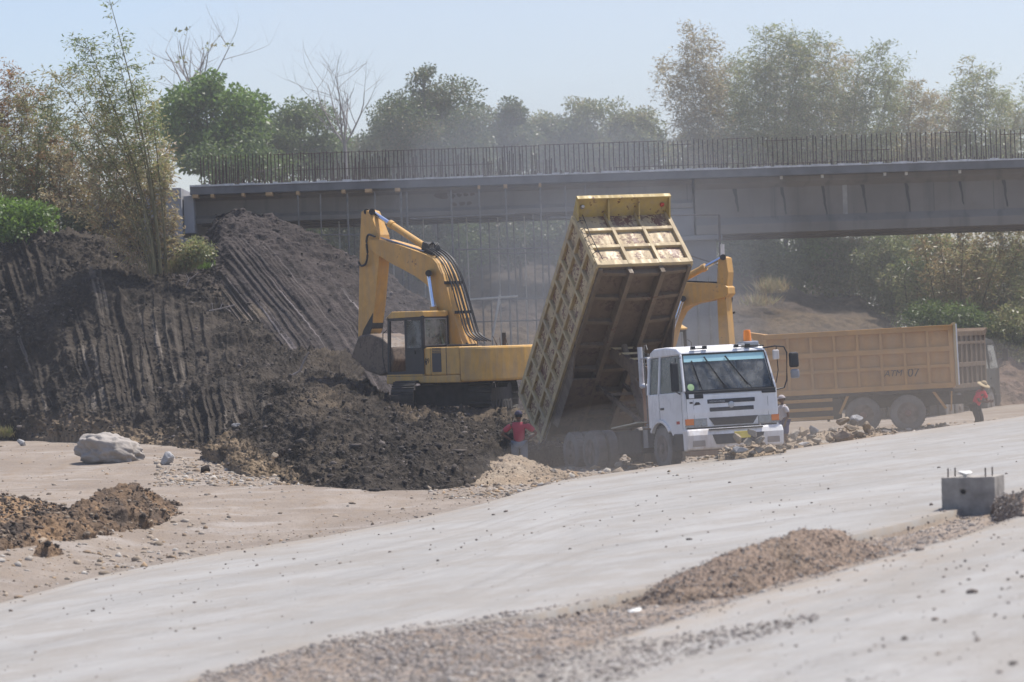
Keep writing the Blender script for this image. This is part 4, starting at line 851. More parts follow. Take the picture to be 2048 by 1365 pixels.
def make_cab(root, body, bumper, detail=True, lettering=None):
    P = lambda mb, name, mt, bev=.0, par=None: mb.build(name, mt, par or root, bev)
    cab = P(MB().prism([(1.36, -1.19, .96), (1.385, -1.19, 1.3), (1.365, -1.19, 1.7), (1.31, -1.19, 1.80), (1.2, -1.19, 1.80), (1.2, -1.19, .96)], (0, 2.38, 0)), 'cab', body, .035)
    P(MB().prism([(1.07, -1.12, 2.655), (1.045, -1.12, 2.74), (.86, -1.12, 2.83), (.3, -1.12, 2.885), (-.4, -1.12, 2.88), (-.64, -1.12, 2.80), (-.70, -1.12, 2.655)], (0, 2.24, 0)), 'roof', body, .07, cab)
    for s in (-1, 1):
        arch = [(math.cos(a)*.66, .50+math.sin(a)*.66) for a in np.linspace(math.radians(38), math.radians(142), 12)]
        prof = [(1.3, .80), (1.335, 1.3), (1.32, 1.80), (-.69, 1.80), (-.69, 1.02), (-.60, 1.0)]+[(x, z) for x, z in reversed(arch)]+[(.62, .80)]
        P(MB().prism([(x, s*1.215, z) for x, z in prof], (0, -s*.05, 0)), 'door', body, .008, cab) if False else None
        d = MB(); d.prism([(x, s*1.215, z) for x, z in prof], (0, -s*.05, 0)); sd = P(d, 'side_wall', body, .012, cab)
        m = MB(); m.beam((1.315, s*1.165, 1.79), (1.055, s*1.075, 2.67), .085, .07, up=(1, 0, 0)); P(m, 'pillar', body, .02, cab)
        m = MB(); m.beam((-.05, s*1.195, 1.79), (-.06, s*1.10, 2.67), .07, .06, up=(1, 0, 0)); P(m, 'pillar', body, .015, cab)
        m = MB(); m.beam((-.66, s*1.195, 1.79), (-.66, s*1.10, 2.67), .09, .07, up=(1, 0, 0)); P(m, 'pillar', body, .02, cab)
        g = MB(); g.hexa([(1.24, s*1.19, 1.80), (0, s*1.19, 1.80), (0, s*1.185, 1.80), (1.24, s*1.185, 1.80), (1.02, s*1.105, 2.65), (-.02, s*1.105, 2.65), (-.02, s*1.10, 2.65), (1.02, s*1.10, 2.65)]); P(g, 'door_glass', M['glass'], 0, cab)
        g = MB(); g.hexa([(-.1, s*1.19, 1.80), (-.61, s*1.19, 1.80), (-.61, s*1.185, 1.80), (-.1, s*1.185, 1.80), (-.1, s*1.105, 2.65), (-.61, s*1.105, 2.65), (-.61, s*1.10, 2.65), (-.1, s*1.10, 2.65)]); P(g, 'quarter_glass', M['glass'], 0, cab)
        P(MB().box(-.04, -.03, s*1.216-.002, s*1.216+.002, 1.02, 1.8).box(1.22, 1.23, s*1.216-.002, s*1.216+.002, .82, 1.8), 'door_seam', M['black_trim'], 0, sd)
        P(MB().box(.05, .22, s*1.225-.015, s*1.225+.015, 1.42, 1.47), 'door_handle', M['black_trim'], .006, sd)
        P(MB().box(.72, 1.28, s*1.16-.08, s*1.16+.08, .44, .84), 'step', M['black_trim'], .02, cab)
        # wheel-arch fender lip
        m = MB()
        for a, c in zip(arch[:-1], arch[1:]): m.beam((a[0], s*1.22, a[1]), (c[0], s*1.22, c[1]), .07, .10, up=(0, s, 0))
        P(m, 'fender', body, .01, cab)
    P(MB().box(-.72, -.68, -1.17, 1.17, 1.0, 2.7), 'rear_wall', body, .02, cab)
    P(MB().box(-.66, 1.2, -1.15, 1.15, .98, 1.06), 'floor', M['black_trim'], 0, cab)
    # windscreen
    def ws(y0, y1, f0, f1, off):
        a = V((1.318+off, 0, 1.805)); b = V((1.062+off, 0, 2.665)); p = a.lerp(b, f0); q = a.lerp(b, f1); wa = 1-.07*f0; wb = 1-.07*f1
        return MB().hexa([(p.x, y0*wa, p.z), (p.x, y1*wa, p.z), (p.x-.012, y1*wa, p.z), (p.x-.012, y0*wa, p.z), (q.x, y0*wb, q.z), (q.x, y1*wb, q.z), (q.x-.012, y1*wb, q.z), (q.x-.012, y0*wb, q.z)])
    w_ = P(ws(-1.13, 1.13, 0, 1, 0), 'windscreen', M['glass'], 0, cab)
    P(ws(-1.12, 1.12, .80, .985, .014), 'sun_strip', M['sunstrip'], 0, w_)
    m = MB(); m.beam((1.33, -1.14, 1.80), (1.33, 1.14, 1.80), .05, .05); m.beam((1.075, -1.06, 2.672), (1.075, 1.06, 2.672), .04, .04)
    for s in (-1, 1): m.beam((1.332, s*1.135, 1.80), (1.078, s*1.055, 2.672), .03, .03, up=(1, 0, 0))
    P(m, 'window_seal', M['black_trim'], 0, w_)
    m = MB(); m.box(1.33, 1.375, -1.16, 1.16, 1.735, 1.80); m.box(1.34, 1.385, -1.16, -.72, 1.63, 1.735); m.box(1.34, 1.385, .80, 1.16, 1.68, 1.735); P(m, 'cowl', M['black_trim'], .01, cab)
    # inside
    m = MB(); m.box(.92, 1.2, -1.1, 1.1, 1.45, 1.76); P(m, 'dashboard', M['black_trim'], .03, cab)
    for y in (-.62, .62):
        m = MB(); m.box(-.1, .4, y-.26, y+.26, 1.3, 1.5); m.box(-.2, -.05, y-.26, y+.26, 1.45, 2.15); m.box(-.2, -.08, y-.14, y+.14, 2.17, 2.38); P(m, 'seat', M['seat'], .05, cab)
    m = MB(); c = V((.82, .62, 1.80)); pts = [c+V((-.10*math.sin(a)*1.0, .23*math.cos(a), .2*math.sin(a))) for a in np.linspace(0, 6.283, 22)]; m.tube(pts, .018, 6); m.tube([c, V((1.0, .62, 1.6))], .025, 6); P(m, 'steering_wheel', M['black_trim'], 0, cab)
    if not detail:
        P(MB().prism([(1.33, -1.2, .42), (1.47, -1.2, .45), (1.49, -1.2, .8), (1.42, -1.2, .94), (1.2, -1.2, .94), (1.2, -1.2, .42)], (0, 2.4, 0)), 'bumper', bumper, .04)
        for s in (-1, 1):
            P(MB().tube([(1.1, s*1.08, 2.62), (1.3, s*1.42, 2.66), (1.32, s*1.46, 2.4), (1.3, s*1.44, 1.9), (1.25, s*1.2, 1.8)], .016, 6), 'mirror_arm', M['black_trim'], 0, cab)
            P(MB().box(1.27, 1.35, s*1.46-.11, s*1.46+.11, 2.05, 2.5), 'mirror', M['black_trim'], .03, cab)
        return cab
    # front dress
    fx = 1.386
    for z0, z1, y0, y1 in ((1.50, 1.595, -.62, .60), (1.31, 1.405, -.58, .56)):
        P(MB().box(fx-.03, fx+.006, y0, y1, z0, z1), 'grille_slot', M['grille'], .012, cab)
    lo = MB(); lo.prism([(1.376, -.62, 1.17), (1.376, .66, 1.17), (1.376, .52, .99), (1.376, -.48, .99)], (.012, 0, 0)); g = P(lo, 'lower_grille', M['grille'], .006, cab)
    m = MB()
    for k in range(4): m.box(1.388, 1.398, -.52+.03*k*0, .54, 1.015+k*.036, 1.027+k*.036)
    P(m, 'slat', M['dark_metal'], 0, g)
    em = MB().lathe([(.075, 0), (.075, .012), (.055, .018), (.0001, .02)], (fx-.005, -.02, 1.455), (1, 0, 0), 20); e_ = P(em, 'emblem', M['steel'], 0, cab)
    letter('NISSAN DIESEL', .062, M['steel'], cab, 'grille_lettering', (fx+.008, -.58, 1.525), (0, 1, 0), (0, 0, 1))
    P(MB().prism([(fx-.01, -.98, 1.475), (fx-.01, -.80, 1.49), (fx-.01, -.84, 1.545), (fx-.01, -.92, 1.55)], (.006, 0, 0)), 'badge', M['ink'], 0, cab)
    P(MB().box(fx-.012, fx-.006, -1.08, -1.0, 1.52, 1.56), 'badge', M['black_trim'], 0, cab)
    P(MB().box(fx-.004, fx+.001, -1.09, -.96, 1.645, 1.74), 'sticker', M['paper'], 0, cab)
    a = MB().lathe([(.085, 0), (.085, .004), (.0001, .005)], (1.305, -.99, 1.90), (.95, 0, .28), 18); P(a, 'round_sticker', M['sticker_green'], 0, w_)
    P(MB().box(.88, 1.06, -1.2185, -1.216, 1.06, 1.13), 'door_sticker', M['red'], 0, cab)
    P(MB().box(1.378, 1.384, -1.165, -1.16, .96, 1.72).box(1.378, 1.3815, -.985, -.98, .96, 1.6).box(1.378, 1.3815, .93, .935, .96, 1.6), 'panel_seam', M['black_trim'], 0, cab)
    for s in (-1, 1):
        y0, y1 = sorted((s*.66, s*1.0)); h = P(MB().box(1.34, 1.392, y0, y1, .975, 1.165), 'headlight', M['lamp'], .015)
        for yy in ((y0+y1)/2-.09*s, (y0+y1)/2+.08*s): P(MB().lathe([(.07, 0), (.05, -.03), (.0001, -.04)], (1.385, yy, 1.07), (1, 0, 0), 14), 'reflector', M['chrome'], 0, h)
        y0, y1 = sorted((s*1.0, s*1.2)); P(MB().box(1.32, 1.392, y0, y1, 1.02, 1.165), 'indicator', M['amber'], .012); P(MB().box(1.32, 1.39, y0, y1, .975, 1.018), 'side_lamp', M['lamp'], .006)
    bp_ = MB().prism([(1.33, -1.24, .42), (1.50, -1.24, .45), (1.53, -1.24, .78), (1.46, -1.24, .93), (1.2, -1.24, .93), (1.2, -1.24, .42)], (0, 2.48, 0)); b_ = P(bp_, 'bumper', bumper, .045)
    P(MB().box(1.47, 1.523, -.68, .70, .88, .915), 'bumper_gap', M['black_trim'], 0, b_)
    m = MB().prism([(1.50, -.62, .78), (1.50, .72, .78), (1.50, .64, .55), (1.50, -.52, .55)], (.034, 0, 0)); P(m, 'bumper_grille', M['grille'], 0, b_)
    for s in (-1, 1): P(MB().box(1.47, 1.524, min(s*.80, s*1.12), max(s*.80, s*1.12), .52, .66), 'fog_lamp', plain('dusty_fog_lens', (.30, .26, .23), .5), .01, b_)
    P(MB().box(1.535, 1.545, -.06, .36, .66, .82), 'number_plate', M['plate'], .005, b_)
    P(MB().box(1.2, 1.44, -1.18, 1.18, .30, .43), 'air_dam', paint('mud_brown_valance', (.26, .18, .13), .3, .6), .02, b_)
    # wipers
    for y0, y1, zt_ in ((-.72, -.86, 2.52), (-.06, -.52, 2.60), (.56, .02, 2.60)):
        fa = (zt_-1.805)/.86; xx = 1.318-.256*fa+.035
        m = MB(); m.tube([(1.355, y0, 1.83), (1.32, y0+(y1-y0)*.25, 1.98), (xx, y1, zt_)], .012, 5); mid = V((xx+.006, y1, zt_)); lo_ = V((1.325, y0+(y1-y0)*.16, 1.90)); m.beam(lo_, mid, .03, .012, up=(1, 0, 0)); P(m, 'wiper', M['black_trim'], 0, w_)
    # mirrors on the driver's side arm (two heads) and the nearside one
    P(MB().tube([(1.0, 1.05, 2.74), (1.2, 1.30, 2.77), (1.26, 1.50, 2.74), (1.28, 1.56, 2.6), (1.27, 1.52, 1.95), (1.25, 1.45, 1.78), (1.24, 1.22, 1.74)], .018, 7).tube([(1.26, 1.3, 2.77), (1.25, 1.32, 2.2), (1.24, 1.25, 1.9)], .012, 6), 'mirror_arm', M['black_trim'], 0, cab)
    P(MB().box(1.24, 1.36, 1.60, 1.84, 2.24, 2.60), 'mirror', M['black_trim'], .05, cab); P(MB().box(1.24, 1.36, 1.62, 1.84, 1.98, 2.20), 'mirror', plain('grey_mirror_shell', (.25, .25, .26), .4), .05, cab)
    P(MB().box(1.22, 1.30, 1.20, 1.36, 2.45, 2.68), 'mirror', M['white_dirty'], .03, cab)
    P(MB().tube([(1.15, -1.14, 2.60), (1.22, -1.30, 2.60), (1.22, -1.32, 1.80), (1.18, -1.22, 1.76)], .015, 6), 'mirror_arm', M['black_trim'], 0, cab)
    P(MB().box(1.15, 1.25, -1.44, -1.24, 1.82, 2.50), 'mirror', M['black_trim'], .04, cab)
    # roof gear
    for y in (-.60, .52):
        P(MB().tube([(1.02, y-.22, 2.80), (1.02, y+.22, 2.80)], .018, 6).box(.99, 1.07, y-.20, y-.10, 2.78, 2.86).box(.99, 1.07, y+.10, y+.20, 2.78, 2.86), 'roof_bracket', M['black_trim'], .008, cab)
    P(MB().box(.55, .98, .62, 1.0, 2.80, 2.92), 'beacon_base', M['steel'], .03, cab)
    P(MB().lathe([(.0001, .27), (.075, .26), (.085, .22), (.095, .02), (.095, 0)], (.78, .80, 2.93), (0, 0, 1), 18), 'beacon', plain('orange_beacon', (.90, .26, .03), .25, 0, .05), 0, cab)
    P(MB().tube([(.95, .55, 2.82), (1.05, 1.08, 2.80)], .02, 6), 'beacon_bar', M['black_trim'], 0, cab)
    return cab
T0 = np.array([4.613, 71.206, .1068]); T0 = CAM+(T0-CAM)*1.03
wt = empty('dump_truck', Matrix.Translation(V(T0)) @ rotm(-1.1964, -.0389, .0147) @ Matrix.Scale(1.03, 4))
tag(wt, 'white-cabbed dump truck tipping its raised rusty yellow bin', 'dump truck')
make_cab(wt, M['white'], M['white_dirty'])
chassis(wt, -7.5)
for s in (-1, 1):
    wheel(wt, (0, s*1.07, .52), .52, .30, s)
    for x in (-4.4, -5.7): wheel(wt, (x, s*1.08, .52), .52, .27, s, True)
BM = Matrix.Translation((-7.459, 0, .841)) @ Matrix.Rotation(-.7736, 4, 'Y')
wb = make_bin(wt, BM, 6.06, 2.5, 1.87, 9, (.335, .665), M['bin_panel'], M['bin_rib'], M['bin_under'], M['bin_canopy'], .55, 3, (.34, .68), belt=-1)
# thin ladder wires at the nearside front corner
m = MB(); m.tube([(6.2, -1.12, .1), (6.24, -1.16, .9), (6.22, -1.1, 1.75)], .012, 5)
for k in range(5): m.tube([(6.16, -1.29, .35+k*.3), (6.24, -1.22, .33+k*.3), (6.23, -1.14, .30+k*.3)], .01, 5)
m.build('rung_ladder', M['dark_metal'], wb)
# fender gusset hanging from the far edge of the floor
m = MB(); m.prism([(4.55, 1.22, -.06), (3.45, 1.22, -.62), (3.25, 1.22, -.06)], (0, .05, 0)); m.box(3.25, 3.55, .55, 1.27, -.66, -.60); m.tube([(3.35, .6, -.68), (3.4, 1.34, -.62)], .05, 8); m.build('mud_wing', M['bin_under'], wb)
m = MB(); m.prism([(3.6, -1.24, -.06), (2.6, -1.24, -.5), (1.0, -1.24, -.5), (.8, -1.24, -.06)], (0, .04, 0)); m.box(1.0, 2.7, -1.24, -.60, -.52, -.48); m.build('mud_wing', M['bin_under'], wb)
# tail: open lip and hanging edge plate
m = MB(); m.box(-.16, 0, -1.25, 1.25, -.08, .04); m.box(-.42, -.14, -1.1, 1.1, -.10, -.06); m.build('tail_lip', M['bin_rib'], wb, .01)
m = MB(); m.box(-.06, .02, -1.25, 1.25, 1.75, 1.9); m.tube([(-.05, -1.3, 1.84), (-.05, 1.3, 1.84)], .05, 8); m.build('tailgate_hinge', M['bin_rib'], wb)
# hoist: lattice lever and ram
def bpt(u, v, w_): return BM @ V((u, v, w_))
piv = V((-3.1, 0, 1.25)); up_ = bpt(3.35, 0, -.28); elb = V((-2.55, 0, 2.35))
m = MB()
for y in (-.30, .30):
    m.prism([V((piv.x, y, piv.z)), V((piv.x+.35, y, piv.z)), V((elb.x+.22, y, elb.z-.1)), V((elb.x+.05, y, elb.z+.12)), V((up_.x+.05, y, up_.z+.12)), V((up_.x-.1, y, up_.z-.12)), V((elb.x-.3, y, elb.z-.25))], (0, .04, 0))
hl = m.build('hoist_lever', M['bin_under'], wt, .01)
m = MB()
for k in range(5):
    f = k/4; p = V((up_.x, 0, up_.z+.1)).lerp(V((elb.x+.05, 0, elb.z+.1)), f); m.beam((p.x, -.3, p.z), (p.x, .34, p.z), .12, .05)
m.beam((elb.x+.2, -.3, elb.z-.3), (elb.x+.2, .34, elb.z-.3), .06, .06); m.build('lattice', M['bin_rib'], hl)
m = MB(); a = V((-3.5, 0, .95)); b = bpt(3.6, 0, -.3); m.tube([a, a.lerp(b, .55)], .12, 14); m.build('hoist_ram', M['bin_under'], wt); m = MB(); m.tube([a.lerp(b, .5), b], .08, 12); m.build('ram_rod', M['under_rib'], wt)
m = MB()
for y in (-.36, .36): m.beam((-2.6, y, 1.0), bpt(2.2, y, -.3), .08, .10)
for f in (.2, .4, .6, .8): p = V((-2.6, 0, 1.0)).lerp(bpt(2.2, 0, -.3), f); m.beam((p.x, -.36, p.z), (p.x, .36, p.z), .07, .07)
m.build('body_prop', M['bin_under'], wt)
# behind the cab
m = MB(); m.tube([(-1.45, -1.0, 2.02), (-1.45, -1.0, 2.98)], .062, 12); m.tube([(-1.45, -1.0, 2.70), (-.72, -.95, 2.70)], .03, 6); m.tube([(-1.45, -1.0, 2.05), (-1.2, -.9, 1.98), (-1.1, -.8, 1.7)], .07, 10); m.build('exhaust_stack', plain('pale_exhaust', (.48, .48, .5), .45, .3), wt)
m = MB(); m.box(-1.42, -.85, -1.02, -.3, 1.0, 2.0); m.build('heat_shield', paint('rust_brown_shield', (.30, .17, .11), .4, .3), wt, .02)
m = MB()
for y in (-1.22, -1.10): m.tube([(-.74, y, 1.02), (-.74, y, 2.86), (-.68, y, 2.98), (-.58, y, 2.99), (-.52, y, 2.88)], .016, 6) if y < -1.2 else m.tube([(-.76, y, 1.02), (-.76, y, 2.80)], .014, 6)
for k in range(5): m.tube([(-.74, -1.22, 1.1+k*.36), (-.76, -1.10, 1.1+k*.36)], .012, 5)
m.build('cab_ladder', M['pole'], wt)
m = MB(); m.box(-2.7, -1.3, -1.2, -.62, .42, .98); m.build('battery_box', M['dark_metal'], wt, .03)
m = MB(); m.hexa([(-2.85, -1.27, 1.06), (-1.25, -1.27, 1.16), (-1.25, -.7, 1.14), (-2.85, -.6, 1.04), (-2.85, -1.27, 1.085), (-1.25, -1.27, 1.185), (-1.25, -.7, 1.165), (-2.85, -.6, 1.065)]); m.build('box_lid', plain('pale_dusty_lid', (.50, .50, .42), .7), wt)
m = MB(); m.tube([(-2.6, .9, .72), (-1.2, .9, .72)], .3, 18); m.build('fuel_tank', M['steel'], wt)
m = MB(); m.box(-1.15, -.66, -1.2, -.5, 1.02, 1.06); m.box(-1.12, -.85, -1.2, -.9, .55, .98); m.tube([(-1.1, -1.1, 1.1), (-.7, -.6, 1.12)], .02, 6); m.build('deck_plate', M['steel'], wt)
m = MB()
for s in (-1, 1): m.box(-7.3, -6.9, s*1.15-.12, s*1.15+.12, .55, .85)
m.box(-7.45, -7.35, -1.15, 1.15, .5, .72); m.build('rear_crossbar', M['dark_metal'], wt)
# --- parked truck, seen from its rear left, loaded bin
sA = 66.0
pA = at(1818, 862, 66.0)
hA = V((-math.cos(.13), math.sin(.13), 0)); 
ta = empty('dump_truck'); 
mA = frame((0, 0, 0), hA+V((0, 0, -.022)))
# put its second rear wheel where it stands
off = mA @ V((-5.6, 1.15, 0)); ta.matrix_world = Matrix.Translation(V(pA)-off) @ mA
tag(ta, 'parked dump truck with ochre ribbed bin numbered 07', 'dump truck')
make_cab(ta, M['ochre_rib'], M['ochre_rib'], False)
for o in list(ta.children):
    if o.name.split('.')[0] in ('cab', 'bumper'): o.scale = (1, 1, .9)
chassis(ta, -7.3, axles=(-4.25, -5.6))
for s in (-1, 1):
    wheel(ta, (0, s*1.07, .52), .52, .30, s)
    for x in (-4.25, -5.6): wheel(ta, (x, s*1.10, .54), .545, .27, s, True, plain('reddish_hub', (.20, .12, .10), .8))
BA = Matrix.Translation((-7.0, 0, 1.30))
ba = make_bin(ta, BA, 5.62, 2.5, 1.82, 8, (.34, .62), M['ochre_panel'], M['ochre_rib'], M['dark_metal'], M['ochre_rib'], .55, 3, (.34, .68), belt=1)
letter('ATM', .26, M['ink'], ba, 'lettering', (2.06, 1.268, .38), (-1, 0, 0), (0, 0, 1), .3)
letter('07', .36, M['ink'], ba, 'number', (1.36, 1.272, .34), (-1, 0, 0), (0, 0, 1), .1)
m = MB(); m.box(-.08, 0, -1.3, 1.3, .0, 1.82)
tg = m.build('tailgate', M['ochre_panel'], ba, .01)
for y in (-1.27, -.42, .42, 1.27): MB().box(-.16, -.08, y-.06, y+.06, 0, 1.9).build('upright_rib', M['bin_rib'], tg, .01)
for z in (.05, .6, 1.2, 1.78): MB().box(-.15, -.082, -1.3, 1.3, z-.06, z+.06).build('cross_rib', M['ochre_rib'], tg, .01)
MB().box(-.2, -.16, 1.20, 1.32, .02, 1.86).build('edge_strip', M['paper'], tg)  # white strip paints the sunlit edge of the tailgate post
gs = MB()
for k in range(3): MB().box(-3.35, -1.65, 1.19, 1.25, .47+k*.27, .57+k*.27).build('side_guard_bar', M['ochre_rib'], ta, .01)
for x in (-3.2, -1.9): MB().box(x-.04, x+.04, 1.10, 1.185, .4, 1.25).build('guard_post', M['dark_metal'], ta)
for xa, xb in ((-3.85, -3.55), (-6.35, -6.75)): MB().beam((xa, 1.2, 1.22), (xb if xa > -5 else xb+0, 1.2, .62), .08, .05, up=(0, 1, 0)).build('mudguard_stay', M['ochre_rib'], ta)
MB().box(-3.6, -1.5, .45, 1.1, .45, 1.1).build('fuel_tank', M['dark_metal'], ta, .05)
MB().box(-7.0, -3.7, .7, 1.27, 1.215, 1.24).build('mudguard', M['dark_metal'], ta)
MB().tube([(-6.95, 1.22, 1.25), (-6.9, 1.2, .55)], .03, 6).build('tail_strut', M['ochre_rib'], ta)
# --- dark truck beyond the parked one
sC = 55.0; pC = at(1918, 838, sC)
tc = empty('dump_truck'); mC = frame((0, 0, 0), (.40, .917, 0)); tc.matrix_world = Matrix.Translation(V(pC)) @ mC
tag(tc, 'dark grey-green dump truck mostly hidden beyond the ochre one', 'dump truck')
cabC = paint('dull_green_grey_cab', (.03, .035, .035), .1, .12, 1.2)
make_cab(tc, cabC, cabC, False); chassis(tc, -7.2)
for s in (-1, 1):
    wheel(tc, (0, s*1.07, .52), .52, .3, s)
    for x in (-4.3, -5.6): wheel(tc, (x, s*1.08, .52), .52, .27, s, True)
make_bin(tc, Matrix.Translation((-6.9, 0, 1.25)), 5.9, 2.5, 1.9, 9, (.4, .8), paint('shaded_ochre_panel', (.09, .06, .036), .3, .15), paint('dull_ochre_rib', (.11, .07, .04), .2, .15), M['dark_metal'], paint('dull_ochre_canopy', (.11, .07, .04), .2, .15), .5)  # bin ochre darkened all over, putting shade into its colour
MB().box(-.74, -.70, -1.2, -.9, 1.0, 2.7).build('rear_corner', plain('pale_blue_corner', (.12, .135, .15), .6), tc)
# ------------------------------------------------------------------ excavators
def plate_poly(pts_px, p0, n):
    return [V(on_plane(x, y, p0, n)) for x, y in pts_px]
def spline(pts, k=6):
    """smooth a polyline (Catmull-Rom)"""
    P = [V(p) for p in pts]; out = []
    for i in range(len(P)-1):
        a, b, c, d = P[max(i-1, 0)], P[i], P[i+1], P[min(i+2, len(P)-1)]
        for j in range(k):
            t = j/k; out.append(.5*((2*b)+(c-a)*t+(2*a-5*b+4*c-d)*t*t+(3*b-3*c+d-a)*t**3))
    out.append(P[-1]); return out
def tracks(root, yaw, L=4.0, gauge=2.35, w_=.68, h=.95):
    R_ = Matrix.Rotation(yaw, 4, 'Z')
    for s in (-1, 1):
        c = s*gauge/2; r = h/2; prof = []
        for a in np.linspace(math.pi/2, -math.pi/2, 10): prof.append((L/2-r+r*math.cos(a), r+r*math.sin(a)))
        for a in np.linspace(-math.pi/2, -math.pi*1.5, 10): prof.append((-L/2+r+r*math.cos(a), r+r*math.sin(a)))
        pts = [V((x, 0, z)) for x, z in prof]; pts.append(pts[0]); seg = [(pts[i+1]-pts[i]).length for i in range(len(pts)-1)]; tot = sum(seg); n = 46
        m = MB(); 
        for k in range(n):
            d = tot*k/n; i = 0
            while d > seg[i]: d -= seg[i]; i += 1
            t = (pts[i+1]-pts[i]).normalized(); p = pts[i]+t*d; nn = V((-t.z, 0, t.x)); nn = -nn if (p-V((0, 0, r))).dot(nn) < 0 else nn
            m.beam((p.x, c-w_/2, p.z), (p.x, c+w_/2, p.z), tot/n*.9, .05, up=nn); q = p+nn*.04; m.beam((q.x, c-w_/2, q.z), (q.x, c+w_/2, q.z), .03, .05, up=nn)
        o = m.build('track', M['dark_metal'], root); o.matrix_local = R_
        m = MB(); m.box(-L/2+r, L/2-r, c-.17, c+.17, .22, .72)
        for x in np.linspace(-L/2+r, L/2-r, 8): m.lathe([(.16, -.2), (.16, .2)], (x, c, .2), (0, 1, 0), 14)
        for x in (-L/2+r, L/2-r): m.lathe([(.4, -.16), (.4, .16)], (x, c, r), (0, 1, 0), 20)
        f = m.build('track_frame', M['dark_metal'], o)
    m = MB(); m.box(-1.0, 1.0, -1.0, 1.0, .22, .85); m.tube([(0, 0, .8), (0, 0, 1.1)], .62, 24); u = m.build('undercarriage', M['dark_metal'], root); u.matrix_local = R_
def house(root, number=None):
    old = set(root.children)
    y = M['exc_wear']
    b = MB().box(-1.9, 1.62, -1.36, 1.36, 1.08, 1.30).build('deck', y, root, .03)
    # left-hand machinery bay behind the cab
    MB().box(-1.9, -.26, .42, 1.355, 1.302, 2.13).build('left_bay', y, root, .05)
    MB().box(-1.9, 1.3, -1.355, -.42, 1.302, 2.10).build('right_bay', y, root, .05)
    MB().box(-1.9, -.3, -.42, .42, 1.302, 2.02).build('engine_cover', y, root, .05)
    m = MB(); m.box(-1.05, -.62, 1.353, 1.362, 1.40, 1.95)
    m.build('air_grille', M['bluestripe'], root)
    m = MB()
    for k in range(4): m.box(-1.05, -.62, 1.353, 1.364, 1.955+k*.045, 1.98+k*.045)
    m.build('side_decal', M['bluestripe'], root)
    MB().box(-.36, -.31, 1.353, 1.37, 1.62, 1.74).build('bay_latch', M['dark_metal'], root)
    MB().box(-1.30, -1.28, 1.353, 1.359, 1.3, 2.12).box(-.55, -.54, 1.353, 1.359, 1.3, 2.12).build('bay_seam', M['dark_metal'], root)
    if number: letter(number, .22, M['ink'], root, 'number', (-.27, 1.359, 1.66), (-1, 0, 0), (0, 0, 1))
    # counterweight: rounded plan
    pl = [(-1.9, 1.36)]+[(-1.9-.86*math.sin(a), 1.36*math.cos(a)**.55 if a < math.pi/2 else 1.36*math.cos(a)) for a in np.linspace(.25, 1.45, 9)]
    pl = pl+[(x, -y_) for x, y_ in reversed(pl)]
    cw = MB().prism([(x, y_, 1.10) for x, y_ in pl], (0, 0, 1.02)).build('counterweight', y, root, .07)
    MB().box(-2.2, -2.0, -1.37, 1.37, 1.13, 1.26)
    # exhaust, top clutter
    m = MB(); m.tube([(-1.5, -.7, 2.1), (-1.5, -.7, 2.5)], .06, 10); m.build('exhaust', M['dark_metal'], root)
    m = MB(); m.box(-.9, -.1, -.2, .38, 2.02, 2.16); m.box(-1.7, -1.0, .5, 1.1, 2.12, 2.2); m.tube([(-.2, .2, 2.15), (-.5, .1, 2.25), (-.9, .2, 2.18)], .05, 6); m.build('swivel_block', M['dark_metal'], root, .02)
    m = MB(); rn = random.Random(5)
    for k in range(8): a = V((-1.3-rn.random()*.7, rn.uniform(-.5, .9), 2.12)); m.tube([a, a+V((rn.uniform(-.2, .2), rn.uniform(-.1, .1), rn.uniform(.12, .3)))], .012, 4)
    m.build('handrail', M['rebar'], root)
    # cab
    d = M['black_trim']; x0, x1, ya, yb, z0, z1 = -.24, 1.56, .38, 1.37, 1.302, 3.24
    cab = MB().box(x0, x1, ya, yb, z0, z0+.05).build('cab', y, root)
    MB().prism([(x1-.30, ya, z1), (x1-.02, ya, z1-.16), (x1-.04, ya, z1-.22), (x0, ya, z1-.20), (x0, ya, z1-.02)], (0, yb-ya, 0)).build('cab_roof', y, cab, .05)
    m = MB()
    for yy in (ya+.04, yb-.04):
        m.beam((x0+.05, yy, z0), (x0+.05, yy, z1-.15), .10, .08, up=(0, 1, 0)); m.beam((x1-.06, yy, z0), (x1-.14, yy, z1-.18), .11, .07, up=(0, 1, 0)); m.beam((.62, yy, z0), (.62, yy, z1-.15), .10, .06, up=(0, 1, 0))
        m.beam((x0, yy, z1-.22), (x1-.1, yy, z1-.22), .07, .12); m.beam((x0, yy, z0+.06), (x1, yy, z0+.06), .07, .14)
    m.beam((x0+.05, ya, z1-.2), (x0+.05, yb, z1-.2), .08, .10); m.beam((x1-.12, ya, z1-.2), (x1-.12, yb, z1-.2), .08, .10); m.beam((x0+.04, ya, 2.13), (x0+.04, yb, 2.13), .08, .14)
    m.build('cab_frame', d, cab, .012)
    MB().box(x0-.005, x0+.03, ya+.02, yb-.02, z0, 2.10).build('rear_panel', y, cab)
    MB().box(x0+.012, x0+.022, ya+.10, yb-.10, 2.22, z1-.27).build('rear_window', M['glass_green'], cab)
    MB().box(x0+.002, x0+.03, ya+.07, yb-.07, 2.18, 2.215).box(x0+.002, x0+.03, ya+.07, yb-.07, z1-.275, z1-.24).box(x0+.002, x0+.03, ya+.07, ya+.10, 2.215, z1-.275).box(x0+.002, x0+.03, yb-.10, yb-.07, 2.215, z1-.275).build('window_seal', plain('grey_rubber_seal', (.2, .2, .2), .6), cab)
    MB().box(x0+.1, .60, yb-.045, yb-.01, z0+.08, 2.08).build('door_lower', d, cab, .01)
    MB().box(x0+.13, .57, yb-.03, yb-.02, 2.12, z1-.29).build('door_glass', M['glass'], cab)
